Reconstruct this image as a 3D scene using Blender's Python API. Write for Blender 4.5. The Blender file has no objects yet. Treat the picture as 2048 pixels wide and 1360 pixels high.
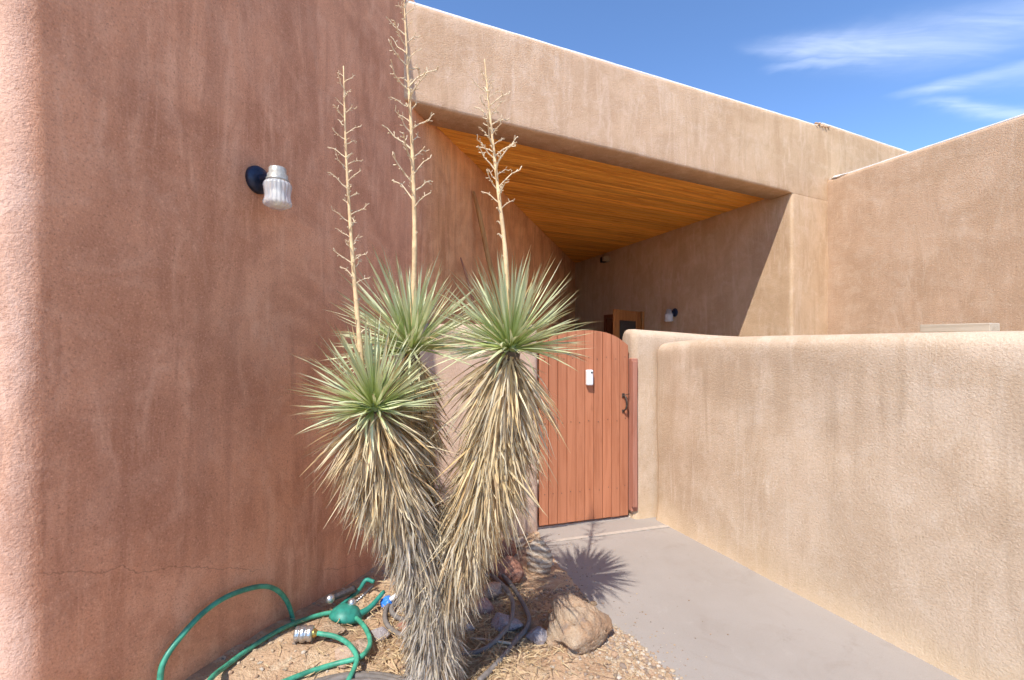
import bpy, bmesh, math, random
from mathutils import Vector, Matrix, noise, Quaternion
R = math.radians
random.seed(7)
scene = bpy.context.scene
col = scene.collection

# ------------------------------------------------------------------ camera
EYE = 1.6
F = 900.0                                   # focal length in photo pixels (2048 wide)
cam_d = bpy.data.cameras.new('camera'); cam = bpy.data.objects.new('camera', cam_d); col.objects.link(cam)
cam.location = (0, 0, EYE); cam.rotation_euler = (R(90), 0, 0)
cam_d.sensor_width = 36; cam_d.lens = 36 * F / 2048
cam_d.clip_start = 0.02; cam_d.clip_end = 2000
scene.camera = cam
# ------------------------------------------------------------------ light
S = Vector((0.30, 0.66, -1.0)).normalized()     # direction the sunlight travels
SUN_EL = math.asin(-S.z); SUN_ROT = math.atan2(-S.x, -S.y)
SUN_STRENGTH = 2.75; SKY_STRENGTH = 0.15
sd = bpy.data.lights.new('sun', 'SUN'); sun = bpy.data.objects.new('sun', sd); col.objects.link(sun)
sd.energy = SUN_STRENGTH; sd.angle = R(0.55); sd.color = (1.0, 0.955, 0.89)
sun.rotation_euler = S.to_track_quat('-Z', 'Y').to_euler(); sun.location = (-3, -6, 10)
scene.view_settings.view_transform = 'Standard'; scene.view_settings.look = 'None'
scene.view_settings.gamma = 1; scene.view_settings.use_curve_mapping = False
scene.view_settings.exposure = 1.16
scene.cycles.use_adaptive_sampling = True; scene.cycles.adaptive_threshold = 0.03
scene.cycles.max_bounces = 7; scene.cycles.diffuse_bounces = 4; scene.cycles.glossy_bounces = 2; scene.cycles.transparent_max_bounces = 8

# ------------------------------------------------------------------ node helper
class NT:
    def __init__(s, tree):
        s.t = tree; s.n = tree.nodes; s.l = tree.links
    def node(s, typ, ins=None, **kw):
        n = s.n.new(typ)
        for k, v in kw.items(): setattr(n, k, v)
        for k, v in (ins or {}).items(): s.put(n.inputs[k], v)
        return n
    def put(s, sock, v):
        if isinstance(v, bpy.types.NodeSocket): s.l.new(v, sock)
        elif v is not None:
            if isinstance(v, (tuple, list)) and sock.type == 'RGBA' and len(v) == 3: v = (*v, 1)
            sock.default_value = v
    def m(s, op, a, b=None, c=None, clamp=False):
        n = s.n.new('ShaderNodeMath'); n.operation = op; n.use_clamp = clamp
        for i, v in enumerate((a, b, c)):
            if v is not None: s.put(n.inputs[i], v)
        return n.outputs[0]
    def mixc(s, f, a, b, mode='MIX'):
        n = s.n.new('ShaderNodeMix'); n.data_type = 'RGBA'; n.blend_type = mode
        s.put(n.inputs[0], f); s.put(n.inputs[6], a); s.put(n.inputs[7], b)
        return n.outputs[2]
    def ramp(s, v, lo, hi, a=0.0, b=1.0, smooth=True):
        n = s.n.new('ShaderNodeMapRange'); n.interpolation_type = 'SMOOTHSTEP' if smooth else 'LINEAR'
        s.put(n.inputs[0], v)
        for i, q in enumerate((lo, hi, a, b)): s.put(n.inputs[i + 1], q)
        return n.outputs[0]
    def noise(s, vec, scale, detail=3, rough=0.55, dist=0.0):
        n = s.node('ShaderNodeTexNoise', {'Scale': scale, 'Detail': detail, 'Roughness': rough, 'Distortion': dist})
        if vec is not None: s.l.new(vec, n.inputs['Vector'])
        return n.outputs[0]
    def mapping(s, vec, scale=(1, 1, 1), rot=(0, 0, 0), loc=(0, 0, 0)):
        n = s.node('ShaderNodeMapping', {'Scale': scale, 'Rotation': rot, 'Location': loc}); s.l.new(vec, n.inputs[0])
        return n.outputs[0]

# ------------------------------------------------------------------ world: clear desert sky with thin cirrus
world = bpy.data.worlds.new('World'); scene.world = world; world.use_nodes = True
w = NT(world.node_tree); w.n.clear()
skyt = w.node('ShaderNodeTexSky', sky_type='NISHITA', sun_disc=False, sun_elevation=SUN_EL, sun_rotation=SUN_ROT,
              altitude=2600, air_density=0.9, dust_density=0.05, ozone_density=4.0)
tc = w.node('ShaderNodeTexCoord')
sep = w.node('ShaderNodeSeparateXYZ', {0: tc.outputs['Generated']})
zc = w.m('MAXIMUM', sep.outputs[2], 0.06)
U = w.m('DIVIDE', sep.outputs[0], zc); V = w.m('DIVIDE', sep.outputs[1], zc)
uv = w.node('ShaderNodeCombineXYZ', {0: U, 1: V}).outputs[0]
warp = w.m('MULTIPLY', w.m('SUBTRACT', w.noise(uv, 3.0, 4, 0.6), 0.5), 0.16)
mpf = w.mapping(uv, (1.6, 9.0, 1), (0, 0, 0.12))
fib = w.ramp(w.noise(mpf, 1.3, 4, 0.62, 0.6), 0.25, 0.75, 0.42, 1.0)
def wisp(p0, p1, w0, w1, bend, amp, fib_rot, f0=-0.02, f1=0.3, g0=0.75, g1=1.35):
    d = Vector((p1[0] - p0[0], p1[1] - p0[1])); L = d.length; d /= L
    ax = w.m('SUBTRACT', U, p0[0]); ay = w.m('SUBTRACT', V, p0[1])
    a = w.m('DIVIDE', w.m('ADD', w.m('MULTIPLY', ax, d.x), w.m('MULTIPLY', ay, d.y)), L)
    b = w.m('ADD', w.m('MULTIPLY', ax, -d.y), w.m('MULTIPLY', ay, d.x))
    b = w.m('ADD', b, warp)
    b = w.m('SUBTRACT', b, w.m('MULTIPLY', w.m('MULTIPLY', a, w.m('SUBTRACT', 1.0, a)), bend))
    wd = w.m('MAXIMUM', w.m('ADD', w.m('MULTIPLY', a, w1), w0), 0.012)
    q = w.m('DIVIDE', b, wd)
    g = w.m('EXPONENT', w.m('MULTIPLY', w.m('MULTIPLY', q, q), -1.0))
    g = w.m('MULTIPLY', g, w.ramp(a, f0, f1)); g = w.m('MULTIPLY', g, w.ramp(a, g0, g1, 1.0, 0.0))
    return w.m('MULTIPLY', w.m('MULTIPLY', g, fib), amp)
wis = [wisp((0.74, 1.53), (1.75, 1.36), 0.022, 0.17, 0.36, 0.34, -0.15, -0.02, 0.25, 0.55, 1.5),
       wisp((0.90, 1.66), (1.35, 1.60), 0.018, 0.02, 0.0, 0.30, -0.1),
       wisp((1.52, 1.87), (2.15, 1.56), 0.025, 0.12, 0.0, 0.28, -0.4, -0.02, 0.3, 0.8, 1.6),
       wisp((1.60, 1.86), (2.60, 2.06), 0.020, 0.07, 0.0, 0.28, 0.15, -0.02, 0.3, 0.7, 1.4),
       wisp((1.30, 1.30), (2.40, 0.95), 0.10, 0.16, 0.0, 0.30, -0.3, -0.1, 0.5, 0.7, 1.5)]
far = w.mapping(uv, (0.55, 1.7, 1), (0, 0, 0.35), (3.1, 7.7, 0))
gen = w.ramp(w.noise(far, 0.9, 6, 0.6, 0.5), 0.60, 0.86, 0.0, 0.6)
gen = w.m('MULTIPLY', gen, w.ramp(w.noise(uv, 0.35, 2), 0.45, 0.62))
c = gen
for q in wis: c = w.m('MAXIMUM', c, q)
c = w.m('MULTIPLY', c, w.ramp(sep.outputs[2], 0.03, 0.16), clamp=True)
CLOUD = (4.6, 4.9, 5.6)
blue = w.node('ShaderNodeHueSaturation', {'Saturation': 1.05, 'Color': skyt.outputs[0]}).outputs[0]
skyc = w.mixc(c, blue, CLOUD)
bg = w.node('ShaderNodeBackground', {0: skyc, 1: SKY_STRENGTH})
world.cycles.sampling_method = 'MANUAL'; world.cycles.sample_map_resolution = 512
wo = w.node('ShaderNodeOutputWorld'); w.l.new(bg.outputs[0], wo.inputs[0])

# ------------------------------------------------------------------ object helpers
def tag(o, label=None, cat=None, group=None, kind=None):
    if label: o['label'] = label
    if cat: o['category'] = cat
    if group: o['group'] = group
    if kind: o['kind'] = kind
    return o
def empty(name, loc=(0, 0, 0), parent=None, rz=0):
    o = bpy.data.objects.new(name, None); col.objects.link(o); o.location = loc; o.rotation_euler.z = rz
    o.empty_display_size = 0.1
    if parent: o.parent = parent
    return o
def link(name, me, mat, parent=None, smooth=False):
    o = bpy.data.objects.new(name, me); col.objects.link(o)
    if mat and not me.materials: me.materials.append(mat)
    if smooth:
        me.polygons.foreach_set('use_smooth', [True] * len(me.polygons))
    if parent: o.parent = parent
    return o
def mesh(name, v, f):
    me = bpy.data.meshes.new(name); me.from_pydata([tuple(p) for p in v], [], f); me.update(); return me
def from_bm(name, bm, mat, parent=None, smooth=False):
    bmesh.ops.recalc_face_normals(bm, faces=bm.faces)
    me = bpy.data.meshes.new(name); bm.to_mesh(me); bm.free()
    return link(name, me, mat, parent, smooth)
def box(bm, lo, hi, bev=0.0, seg=2, mtx=None):
    r = bmesh.ops.create_cube(bm, size=1.0)
    vs = r['verts']
    for v in vs:
        v.co = Vector([(lo[i] + hi[i]) / 2 + v.co[i] * (hi[i] - lo[i]) for i in range(3)])
    if bev > 0:
        es = list({e for v in vs for e in v.link_edges})
        rb = bmesh.ops.bevel(bm, geom=es, offset=bev, segments=seg, affect='EDGES', profile=0.5)
        vs = list({v for f in rb['faces'] for v in f.verts} | {v for v in vs if v.is_valid})
    if mtx:
        for v in vs: v.co = mtx @ v.co
    return vs
def lathe(bm, prof, n=24, mtx=None, rib=0, ribamp=0.0):
    rings = []
    for (r, z) in prof:
        ring = []
        for k in range(n):
            a = 2 * math.pi * k / n
            rr = r * (1 + ribamp * math.cos(rib * a)) if rib else r
            p = Vector((rr * math.cos(a), rr * math.sin(a), z))
            ring.append(bm.verts.new(mtx @ p if mtx else p))
        rings.append(ring)
    for i in range(len(rings) - 1):
        for k in range(n):
            bm.faces.new((rings[i][k], rings[i][(k + 1) % n], rings[i + 1][(k + 1) % n], rings[i + 1][k]))
    if prof[0][0] > 1e-5: bm.faces.new(list(reversed(rings[0])))
    if prof[-1][0] > 1e-5: bm.faces.new(rings[-1])
def catmull(pts, n=6):
    pts = [Vector(p) for p in pts]; P = [pts[0] * 2 - pts[1]] + pts + [pts[-1] * 2 - pts[-2]]
    out = []
    for i in range(1, len(P) - 2):
        for k in range(n):
            t = k / n; a, b, c_, d = P[i - 1], P[i], P[i + 1], P[i + 2]
            out.append(0.5 * ((2 * b) + (c_ - a) * t + (2 * a - 5 * b + 4 * c_ - d) * t * t + (3 * b - a - 3 * c_ + d) * t ** 3))
    out.append(pts[-1]); return out
def tube(bm, pts, rad, n=8, cap=True):
    pts = [Vector(p) for p in pts]; rings = []
    up = Vector((0, 0, 1)) if abs((pts[1] - pts[0]).normalized().z) < 0.9 else Vector((1, 0, 0))
    prev = None
    for i, p in enumerate(pts):
        t = (pts[min(i + 1, len(pts) - 1)] - pts[max(i - 1, 0)]).normalized()
        if prev is None: x = t.cross(up).normalized()
        else: x = (prev - t * prev.dot(t)).normalized()
        prev = x; y = t.cross(x)
        r = rad(i / (len(pts) - 1)) if callable(rad) else rad
        rings.append([bm.verts.new(p + (x * math.cos(2 * math.pi * k / n) + y * math.sin(2 * math.pi * k / n)) * r) for k in range(n)])
    for i in range(len(rings) - 1):
        for k in range(n):
            bm.faces.new((rings[i][k], rings[i][(k + 1) % n], rings[i + 1][(k + 1) % n], rings[i + 1][k]))
    if cap:
        bm.faces.new(list(reversed(rings[0]))); bm.faces.new(rings[-1])
def at(px, py, d):                                # photo pixel at distance d in front of the camera
    return Vector(((px - 1024) / F * d, d, EYE - (py - 680) / F * d))
def atz(px, py, z):                               # photo pixel on the level z
    return at(px, py, (EYE - z) * F / (py - 680))

# ------------------------------------------------------------------ materials
def new_mat(name):
    m = bpy.data.materials.new(name); m.use_nodes = True
    t = NT(m.node_tree); b = t.n['Principled BSDF']
    return m, t, b
def stucco(name, base, dark, light, streak=0.5, grain=1.0, crack=0.0, low=None, fine=1.0, tint=None, pit=1.0, corner_tint=None, drip=None, porch_bounce=None):
    m, t, b = new_mat(name)
    co = t.node('ShaderNodeTexCoord').outputs['Object']
    n1 = t.ramp(t.noise(co, 1.9, 5, 0.62, 0.8), 0.36, 0.66)
    nm = t.ramp(t.noise(co, 0.8, 2, 0.5), 0.40, 0.60)
    n2 = t.ramp(t.noise(t.mapping(co, (5.5, 5.5, 0.8)), 1.0, 4, 0.62, 1.1), 0.45, 0.68)
    n3 = t.ramp(t.noise(t.mapping(co, (8, 8, 2.2), loc=(4, 2, 9)), 1.0, 4, 0.65, 1.0), 0.50, 0.70)
    n4 = t.ramp(t.noise(t.mapping(co, (4, 4, 6), loc=(9, 3, 1)), 1.0, 4, 0.7, 0.6), 0.48, 0.66)
    c = t.mixc(t.m('MULTIPLY', n1, 0.65), base, dark)
    c = t.mixc(t.m('MULTIPLY', t.m('MULTIPLY', n2, nm), streak * 1.2), c, dark)
    c = t.mixc(t.m('MULTIPLY', n3, streak * 0.7), c, light)
    c = t.mixc(t.m('MULTIPLY', n4, 0.28), c, light)
    n5 = t.ramp(t.noise(t.mapping(co, (3.2, 3.2, 0.32), loc=(2, 6, 4)), 1.0, 3, 0.55, 1.6), 0.50, 0.64)
    c = t.mixc(t.m('MULTIPLY', n5, streak * 0.6), c, dark)
    if tint:                                    # the coat is pinker at one end, tanner at the other
        tx = t.node('ShaderNodeSeparateXYZ', {0: co}).outputs[0]
        c = t.mixc(t.ramp(tx, tint[0], tint[1]), c, t.mixc(1.0, c, tint[2], 'MULTIPLY'))
    if corner_tint:                                  # coat tinted paler on the face round the corner
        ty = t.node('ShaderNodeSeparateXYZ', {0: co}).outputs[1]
        c = t.mixc(t.ramp(ty, corner_tint[0], corner_tint[1]), c, t.mixc(1.0, c, corner_tint[2], 'MULTIPLY'))
    if porch_bounce:                                   # warm bounced porch light painted into the coat's colour
        iy = t.node('ShaderNodeSeparateXYZ', {0: co}).outputs[1]
        c = t.mixc(t.ramp(iy, porch_bounce[0], porch_bounce[1]), c, t.mixc(1.0, c, porch_bounce[2], 'MULTIPLY'))
    # thin pale mineral runs
    ve = t.noise(t.mapping(co, (9, 9, 0.45), loc=(1, 7, 3)), 1.0, 2, 0.5, 1.2)
    run = t.ramp(t.m('ABSOLUTE', t.m('SUBTRACT', ve, 0.5)), 0.0, 0.018, 1.0, 0.0)
    run = t.m('MULTIPLY', run, t.ramp(t.noise(co, 0.9, 2), 0.48, 0.62))
    c = t.mixc(t.m('MULTIPLY', run, 0.35), c, light)
    # grain: pale sand and dark pits
    g = t.noise(co, 95 * fine, 4, 0.75)
    c = t.mixc(t.ramp(g, 0.53, 0.72, 0, 0.60 * pit), c, tuple(x * 0.60 for x in dark))
    c = t.mixc(t.ramp(g, 0.47, 0.28, 0, 0.45 * pit), c, tuple(min(1, x * 1.2) for x in light))
    if drip:                                    # rain wash running down from the rounded top
        dzz = t.node('ShaderNodeSeparateXYZ', {0: co}).outputs[2]
        dn = t.noise(t.mapping(co, (7.5, 7.5, 0.55), loc=(5, 5, 2)), 1.0, 4, 0.65, 0.9)
        dn2 = t.noise(t.mapping(co, (26, 26, 2.2), loc=(1, 8, 2)), 1.0, 2, 0.5, 0.6)
        ln2 = t.m('ADD', t.m('MULTIPLY', dn, 2.4), t.m('MULTIPLY', t.m('SUBTRACT', dzz, drip[1]), 0.55))
        st = t.m('MULTIPLY', t.ramp(ln2, 1.30, 1.75), t.ramp(dzz, drip[0] + 0.04, drip[0] - 0.10))
        st = t.m('MULTIPLY', st, t.ramp(dn2, 0.3, 0.7, 0.45, 1.0))
        c = t.mixc(t.m('MULTIPLY', st, 0.42), c, tuple(x * 0.80 for x in dark))
    if low:                                     # splash-stained foot of the wall
        z = t.node('ShaderNodeSeparateXYZ', {0: co}).outputs[2]
        zz = t.m('ADD', z, t.m('MULTIPLY', t.noise(co, 3.0, 3), 0.35))
        c = t.mixc(t.ramp(zz, low[1], low[0], 0, 0.6), c, low[2])
    if crack:                                   # one hairline crack running down the wall
        sx = t.node('ShaderNodeSeparateXYZ', {0: co})
        yy = sx.outputs[1]; zz = sx.outputs[2]
        ln_ = t.m('ADD', t.m('MULTIPLY', t.m('SUBTRACT', yy, 1.59), -0.49), 0.70)
        ln_ = t.m('ADD', ln_, t.m('MULTIPLY', t.noise(co, 4.0, 5, 0.65), 0.16))
        ck = t.ramp(t.m('ABSOLUTE', t.m('SUBTRACT', zz, ln_)), 0.0, 0.0035, 1.0, 0.0)
        ck = t.m('MULTIPLY', ck, t.ramp(t.noise(co, 2.3, 2, 0.5), 0.42, 0.52))
        c = t.mixc(t.m('MULTIPLY', ck, crack), c, tuple(x * 0.35 for x in dark))
    t.put(b.inputs['Base Color'], c)
    b.inputs['Roughness'].default_value = 0.95; b.inputs['Specular IOR Level'].default_value = 0.12
    h = t.m('ADD', t.m('MULTIPLY', t.noise(co, 75 * fine, 2, 0.6), 0.65), t.m('MULTIPLY', t.noise(co, 200 * fine, 2, 0.6), 0.35))
    h = t.m('ADD', h, t.m('MULTIPLY', t.noise(co, 24, 1, 0.5), 0.22))
    bp = t.node('ShaderNodeBump', {'Strength': 0.75 * grain, 'Distance': 0.0085, 'Height': h})
    t.l.new(bp.outputs[0], b.inputs['Normal'])
    return m
M_LEFT = stucco('stucco_rose', (0.75, 0.368, 0.212), (0.47, 0.205, 0.112), (0.83, 0.47, 0.30), 0.68, 0.85, 0.45, fine=1.25, pit=1.15, corner_tint=(1.452, 1.40, (1.0, 1.27, 1.58)), porch_bounce=(3.55, 4.2, (1.10, 1.14, 0.92)))
M_BEAM = stucco('stucco_buff', (0.63, 0.430, 0.282), (0.50, 0.320, 0.195), (0.73, 0.55, 0.41), 0.65, 1.0, fine=1.1, tint=(0.5, 4.0, (1.0, 1.01, 0.93)))
M_TAN = stucco('stucco_tan', (0.55, 0.370, 0.238), (0.44, 0.285, 0.172), (0.63, 0.475, 0.34), 0.5, 1.0)
M_YARD = stucco('stucco_sand', (0.59, 0.445, 0.315), (0.46, 0.325, 0.21), (0.67, 0.545, 0.42), 0.5, 0.8, 0.0, (0.05, 0.5, (0.60, 0.44, 0.27)), 1.15, drip=(1.50, 0.75))
M_STUB = stucco('stucco_pink_sand', (0.58, 0.41, 0.30), (0.52, 0.35, 0.25), (0.64, 0.48, 0.37), 0.3, 0.7)

def simple(name, colr, rough=0.6, metal=0.0, spec=0.5, var=0.0, vscale=20, bump=0.0, bscale=60):
    m, t, b = new_mat(name)
    co = t.node('ShaderNodeTexCoord').outputs['Object']
    if var:
        c = t.mixc(t.ramp(t.noise(co, vscale, 4, 0.6), 0.3, 0.7), tuple(x * (1 - var) for x in colr), tuple(min(1, x * (1 + var)) for x in colr))
        t.put(b.inputs['Base Color'], c)
    else: b.inputs['Base Color'].default_value = (*colr, 1)
    b.inputs['Roughness'].default_value = rough; b.inputs['Metallic'].default_value = metal
    b.inputs['Specular IOR Level'].default_value = spec
    if bump:
        bp = t.node('ShaderNodeBump', {'Strength': 0.5, 'Distance': bump, 'Height': t.noise(co, bscale, 3)})
        t.l.new(bp.outputs[0], b.inputs['Normal'])
    return m
def wood(name, colr, dark, grain_axis=0, rough=0.6, knots=0.5, gs=1.0, jitter=0.25):
    m, t, b = new_mat(name)
    co = t.node('ShaderNodeTexCoord').outputs['Object']
    oi = t.node('ShaderNodeObjectInfo')
    off = t.node('ShaderNodeVectorMath', {0: co, 1: t.node('ShaderNodeVectorMath', {0: t.node('ShaderNodeCombineXYZ', {0: oi.outputs['Random'], 1: oi.outputs['Random'], 2: oi.outputs['Random']}).outputs[0], 'Scale': 37.0}, operation='SCALE').outputs[0]}, operation='ADD').outputs[0]
    sc = [28 * gs] * 3; sc[grain_axis] = 1.6 * gs
    g = t.noise(t.mapping(off, tuple(sc)), 1.0, 5, 0.65, 0.8)
    sk = [9] * 3; sk[grain_axis] = 3.0
    k = t.ramp(t.noise(t.mapping(off, tuple(sk)), 1.0, 2), 0.70, 0.78)
    c = t.mixc(t.ramp(g, 0.40, 0.68), colr, dark)
    c = t.mixc(t.m('MULTIPLY', k, knots), c, tuple(x * 0.45 for x in dark))
    br = t.ramp(oi.outputs['Random'], 0, 1, 1 - jitter, 1 + jitter * 0.6, False)
    hs = t.node('ShaderNodeHueSaturation', {'Value': br, 'Color': c})
    t.l.new(hs.outputs[0], b.inputs['Base Color'])
    b.inputs['Roughness'].default_value = rough; b.inputs['Specular IOR Level'].default_value = 0.25
    bp = t.node('ShaderNodeBump', {'Strength': 0.35, 'Distance': 0.002, 'Height': g}); t.l.new(bp.outputs[0], b.inputs['Normal'])
    return m
M_CEIL = wood('ceiling_pine', (0.86, 0.40, 0.068), (0.60, 0.23, 0.030), 0, 0.55, 0.8, 0.8, 0.22)
M_GATE = wood('gate_red_stain', (0.495, 0.195, 0.100), (0.40, 0.145, 0.070), 2, 0.8, 0.4, 0.9, 0.10)
M_POST = wood('post_faded_red', (0.42, 0.19, 0.13), (0.34, 0.14, 0.09), 2, 0.8, 0.3, 1.0, 0.08)
M_DOOR = wood('door_wood', (0.44, 0.17, 0.05), (0.30, 0.10, 0.025), 2, 0.45, 0.2, 1.0, 0.1)
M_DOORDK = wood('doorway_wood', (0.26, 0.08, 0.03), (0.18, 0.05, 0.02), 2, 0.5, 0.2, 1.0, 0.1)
M_PLANK = wood('weathered_plank', (0.50, 0.41, 0.30), (0.38, 0.30, 0.21), 0, 0.9, 0.3, 1.0, 0.1)
M_POLE = wood('pole_wood', (0.50, 0.27, 0.10), (0.36, 0.17, 0.06), 2, 0.8, 0.2, 1.0, 0.1)
M_STICK = wood('stick_red', (0.50, 0.22, 0.12), (0.36, 0.15, 0.08), 2, 0.8, 0.2, 1.0, 0.1)
M_WHITECAP = simple('white_roof_coating', (0.80, 0.77, 0.72), 0.8, var=0.08, vscale=8)
M_ROOF = simple('roof_membrane', (0.55, 0.52, 0.48), 0.9, var=0.1)
M_NAVY = simple('lamp_dark_metal', (0.020, 0.028, 0.055), 0.42, 0.3, var=0.3, vscale=40)
M_CAP = simple('lamp_cap_enamel', (0.42, 0.40, 0.36), 0.4, 0.3, var=0.2, vscale=60)
M_BLACK = simple('black_plastic', (0.012, 0.012, 0.014), 0.45)
M_BEIGE = simple('beige_plastic', (0.42, 0.32, 0.20), 0.6)
M_WHITE = simple('white_plastic', (0.82, 0.82, 0.80), 0.35)
M_LENS = simple('lens_dark', (0.02, 0.06, 0.06), 0.1)
M_GREY = simple('grey_print', (0.45, 0.45, 0.45), 0.5)
M_IRON = simple('handle_iron', (0.10, 0.075, 0.06), 0.5, 0.6, var=0.4, vscale=90)
M_SILVER = simple('cast_metal', (0.62, 0.62, 0.60), 0.32, 0.9, var=0.12, vscale=70, bump=0.002, bscale=140)
M_DKSTEEL = simple('dark_steel', (0.13, 0.12, 0.12), 0.45, 0.7, var=0.3, vscale=60)
M_HOSE = simple('green_hose_vinyl', (0.055, 0.30, 0.19), 0.48, var=0.30, vscale=22, bump=0.001, bscale=90)
M_HOSE2 = simple('grey_soaker_rubber', (0.19, 0.165, 0.145), 0.75, var=0.18, vscale=25, bump=0.002, bscale=180)
M_SPRINK = simple('sprinkler_green', (0.025, 0.22, 0.165), 0.5, var=0.2, vscale=30)
M_BLUE = simple('blue_plastic', (0.04, 0.22, 0.75), 0.4, var=0.1)
M_BRASS = simple('brass', (0.55, 0.38, 0.12), 0.35, 0.9)
def glass(name, colr, trans, rough):
    m, t, b = new_mat(name)
    b.inputs['Base Color'].default_value = (*colr, 1); b.inputs['Roughness'].default_value = rough
    b.inputs['Transmission Weight'].default_value = trans; b.inputs['IOR'].default_value = 1.3
    return m
M_GLASS = glass('ribbed_glass', (0.94, 0.94, 0.93), 0.62, 0.14)
M_PANE = simple('dark_pane', (0.03, 0.03, 0.03), 0.12, spec=0.6)
M_BULB = simple('bulb_white', (0.85, 0.80, 0.68), 0.4)

def concrete():
    m, t, b = new_mat('concrete')
    co = t.node('ShaderNodeTexCoord').outputs['Object']
    c = t.mixc(t.ramp(t.noise(co, 1.3, 5, 0.6), 0.3, 0.7), (0.345, 0.305, 0.270), (0.315, 0.275, 0.240))
    c = t.mixc(t.ramp(t.noise(co, 160, 2, 0.6), 0.55, 0.75, 0, 0.5), c, (0.25, 0.21, 0.18))
    c = t.mixc(t.ramp(t.noise(co, 5.5, 4, 0.7, 0.5), 0.60, 0.74, 0, 0.4), c, (0.38, 0.335, 0.295))
    c = t.mixc(t.ramp(t.noise(co, 2.4, 6, 0.7, 1.2), 0.52, 0.72, 0, 0.55), c, (0.27, 0.225, 0.19))
    c = t.mixc(t.ramp(t.noise(co, 420, 1, 0.5), 0.62, 0.72, 0, 0.6), c, (0.20, 0.165, 0.14))
    hc = t.noise(co, 1.1, 6, 0.6, 0.3)
    hk = t.m('MULTIPLY', t.ramp(t.m('ABSOLUTE', t.m('SUBTRACT', hc, 0.5)), 0.0, 0.0022, 1.0, 0.0), t.ramp(t.noise(co, 0.9, 2), 0.50, 0.58))
    c = t.mixc(t.m('MULTIPLY', hk, 0.35), c, (0.20, 0.165, 0.14))
    v = t.node('ShaderNodeTexVoronoi', {'Scale': 5.0, 'Vector': co})
    sp = t.m('LESS_THAN', v.outputs['Distance'], t.m('MULTIPLY', t.noise(co, 2.0, 2), 0.045))
    c = t.mixc(t.m('MULTIPLY', sp, 0.7), c, (0.14, 0.11, 0.09))
    t.put(b.inputs['Base Color'], c); b.inputs['Roughness'].default_value = 0.9; b.inputs['Specular IOR Level'].default_value = 0.2
    h = t.m('ADD', t.noise(co, 170, 3, 0.6), t.m('MULTIPLY', t.noise(co, 9, 3), 0.9))
    t.l.new(t.node('ShaderNodeBump', {'Strength': 0.3, 'Distance': 0.004, 'Height': h}).outputs[0], b.inputs['Normal'])
    return m
M_CONC = concrete()
M_FLOOR = simple('porch_bounce_floor', (0.58, 0.50, 0.42), 0.85, var=0.1, vscale=3)  # unseen floor, made pale to bounce light up to the ceiling
M_MORTAR = simple('mortar', (0.43, 0.365, 0.305), 0.95, var=0.1, vscale=30, bump=0.004, bscale=80)
def dirt():
    m, t, b = new_mat('dirt')
    co = t.node('ShaderNodeTexCoord').outputs['Object']
    c = t.mixc(t.ramp(t.noise(co, 2.6, 5, 0.65), 0.35, 0.65), (0.58, 0.415, 0.265), (0.43, 0.275, 0.17))
    c = t.mixc(t.ramp(t.noise(co, 9, 4, 0.7), 0.52, 0.68, 0, 0.8), c, (0.60, 0.47, 0.32))
    c = t.mixc(t.ramp(t.noise(co, 60, 3, 0.7), 0.55, 0.7, 0, 0.6), c, (0.30, 0.19, 0.12))
    t.put(b.inputs['Base Color'], c); b.inputs['Roughness'].default_value = 1.0; b.inputs['Specular IOR Level'].default_value = 0.1
    h = t.m('ADD', t.m('MULTIPLY', t.noise(co, 25, 4, 0.65), 1.0), t.m('MULTIPLY', t.noise(co, 110, 3, 0.6), 0.4))
    t.l.new(t.node('ShaderNodeBump', {'Strength': 0.9, 'Distance': 0.02, 'Height': h}).outputs[0], b.inputs['Normal'])
    return m
M_DIRT = dirt()
def attr_mat(name, rough=0.7, trans=0.0, rnd=0.0, spec=0.3):
    m, t, b = new_mat(name)
    a = t.node('ShaderNodeAttribute', attribute_name='Col')
    c = a.outputs['Color']
    if rnd:
        oi = t.node('ShaderNodeObjectInfo')
        c = t.node('ShaderNodeHueSaturation', {'Value': t.ramp(oi.outputs['Random'], 0, 1, 1 - rnd, 1 + rnd, False), 'Color': c,
                   'Saturation': t.ramp(oi.outputs['Random'], 0, 1, 1.1, 0.85, False)}).outputs[0]
    t.put(b.inputs['Base Color'], c); b.inputs['Roughness'].default_value = rough; b.inputs['Specular IOR Level'].default_value = spec
    if trans:
        tr = t.node('ShaderNodeBsdfTranslucent', {0: c}); mx = t.node('ShaderNodeMixShader', {0: trans})
        t.l.new(b.outputs[0], mx.inputs[1]); t.l.new(tr.outputs[0], mx.inputs[2])
        t.l.new(mx.outputs[0], t.n['Material Output'].inputs[0])
    return m
M_LEAF = attr_mat('yucca_leaf', 0.48, 0.22, 0.20, 0.3)
M_DEAD = attr_mat('yucca_dead_leaf', 0.7, 0.28, 0.0, 0.2)
M_PEB = attr_mat('pebbles', 0.9, 0, 0, 0.2)
M_STRAW = attr_mat('straw', 0.85, 0.1, 0, 0.2)
M_TRUNK = simple('yucca_trunk', (0.16, 0.11, 0.07), 0.95, var=0.3)
M_STALK = simple('dry_stalk', (0.66, 0.46, 0.24), 0.7, var=0.22, vscale=18, bump=0.002, bscale=120)
M_TWIG = simple('dry_twig', (0.66, 0.52, 0.33), 0.75, var=0.25, vscale=40)
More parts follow.
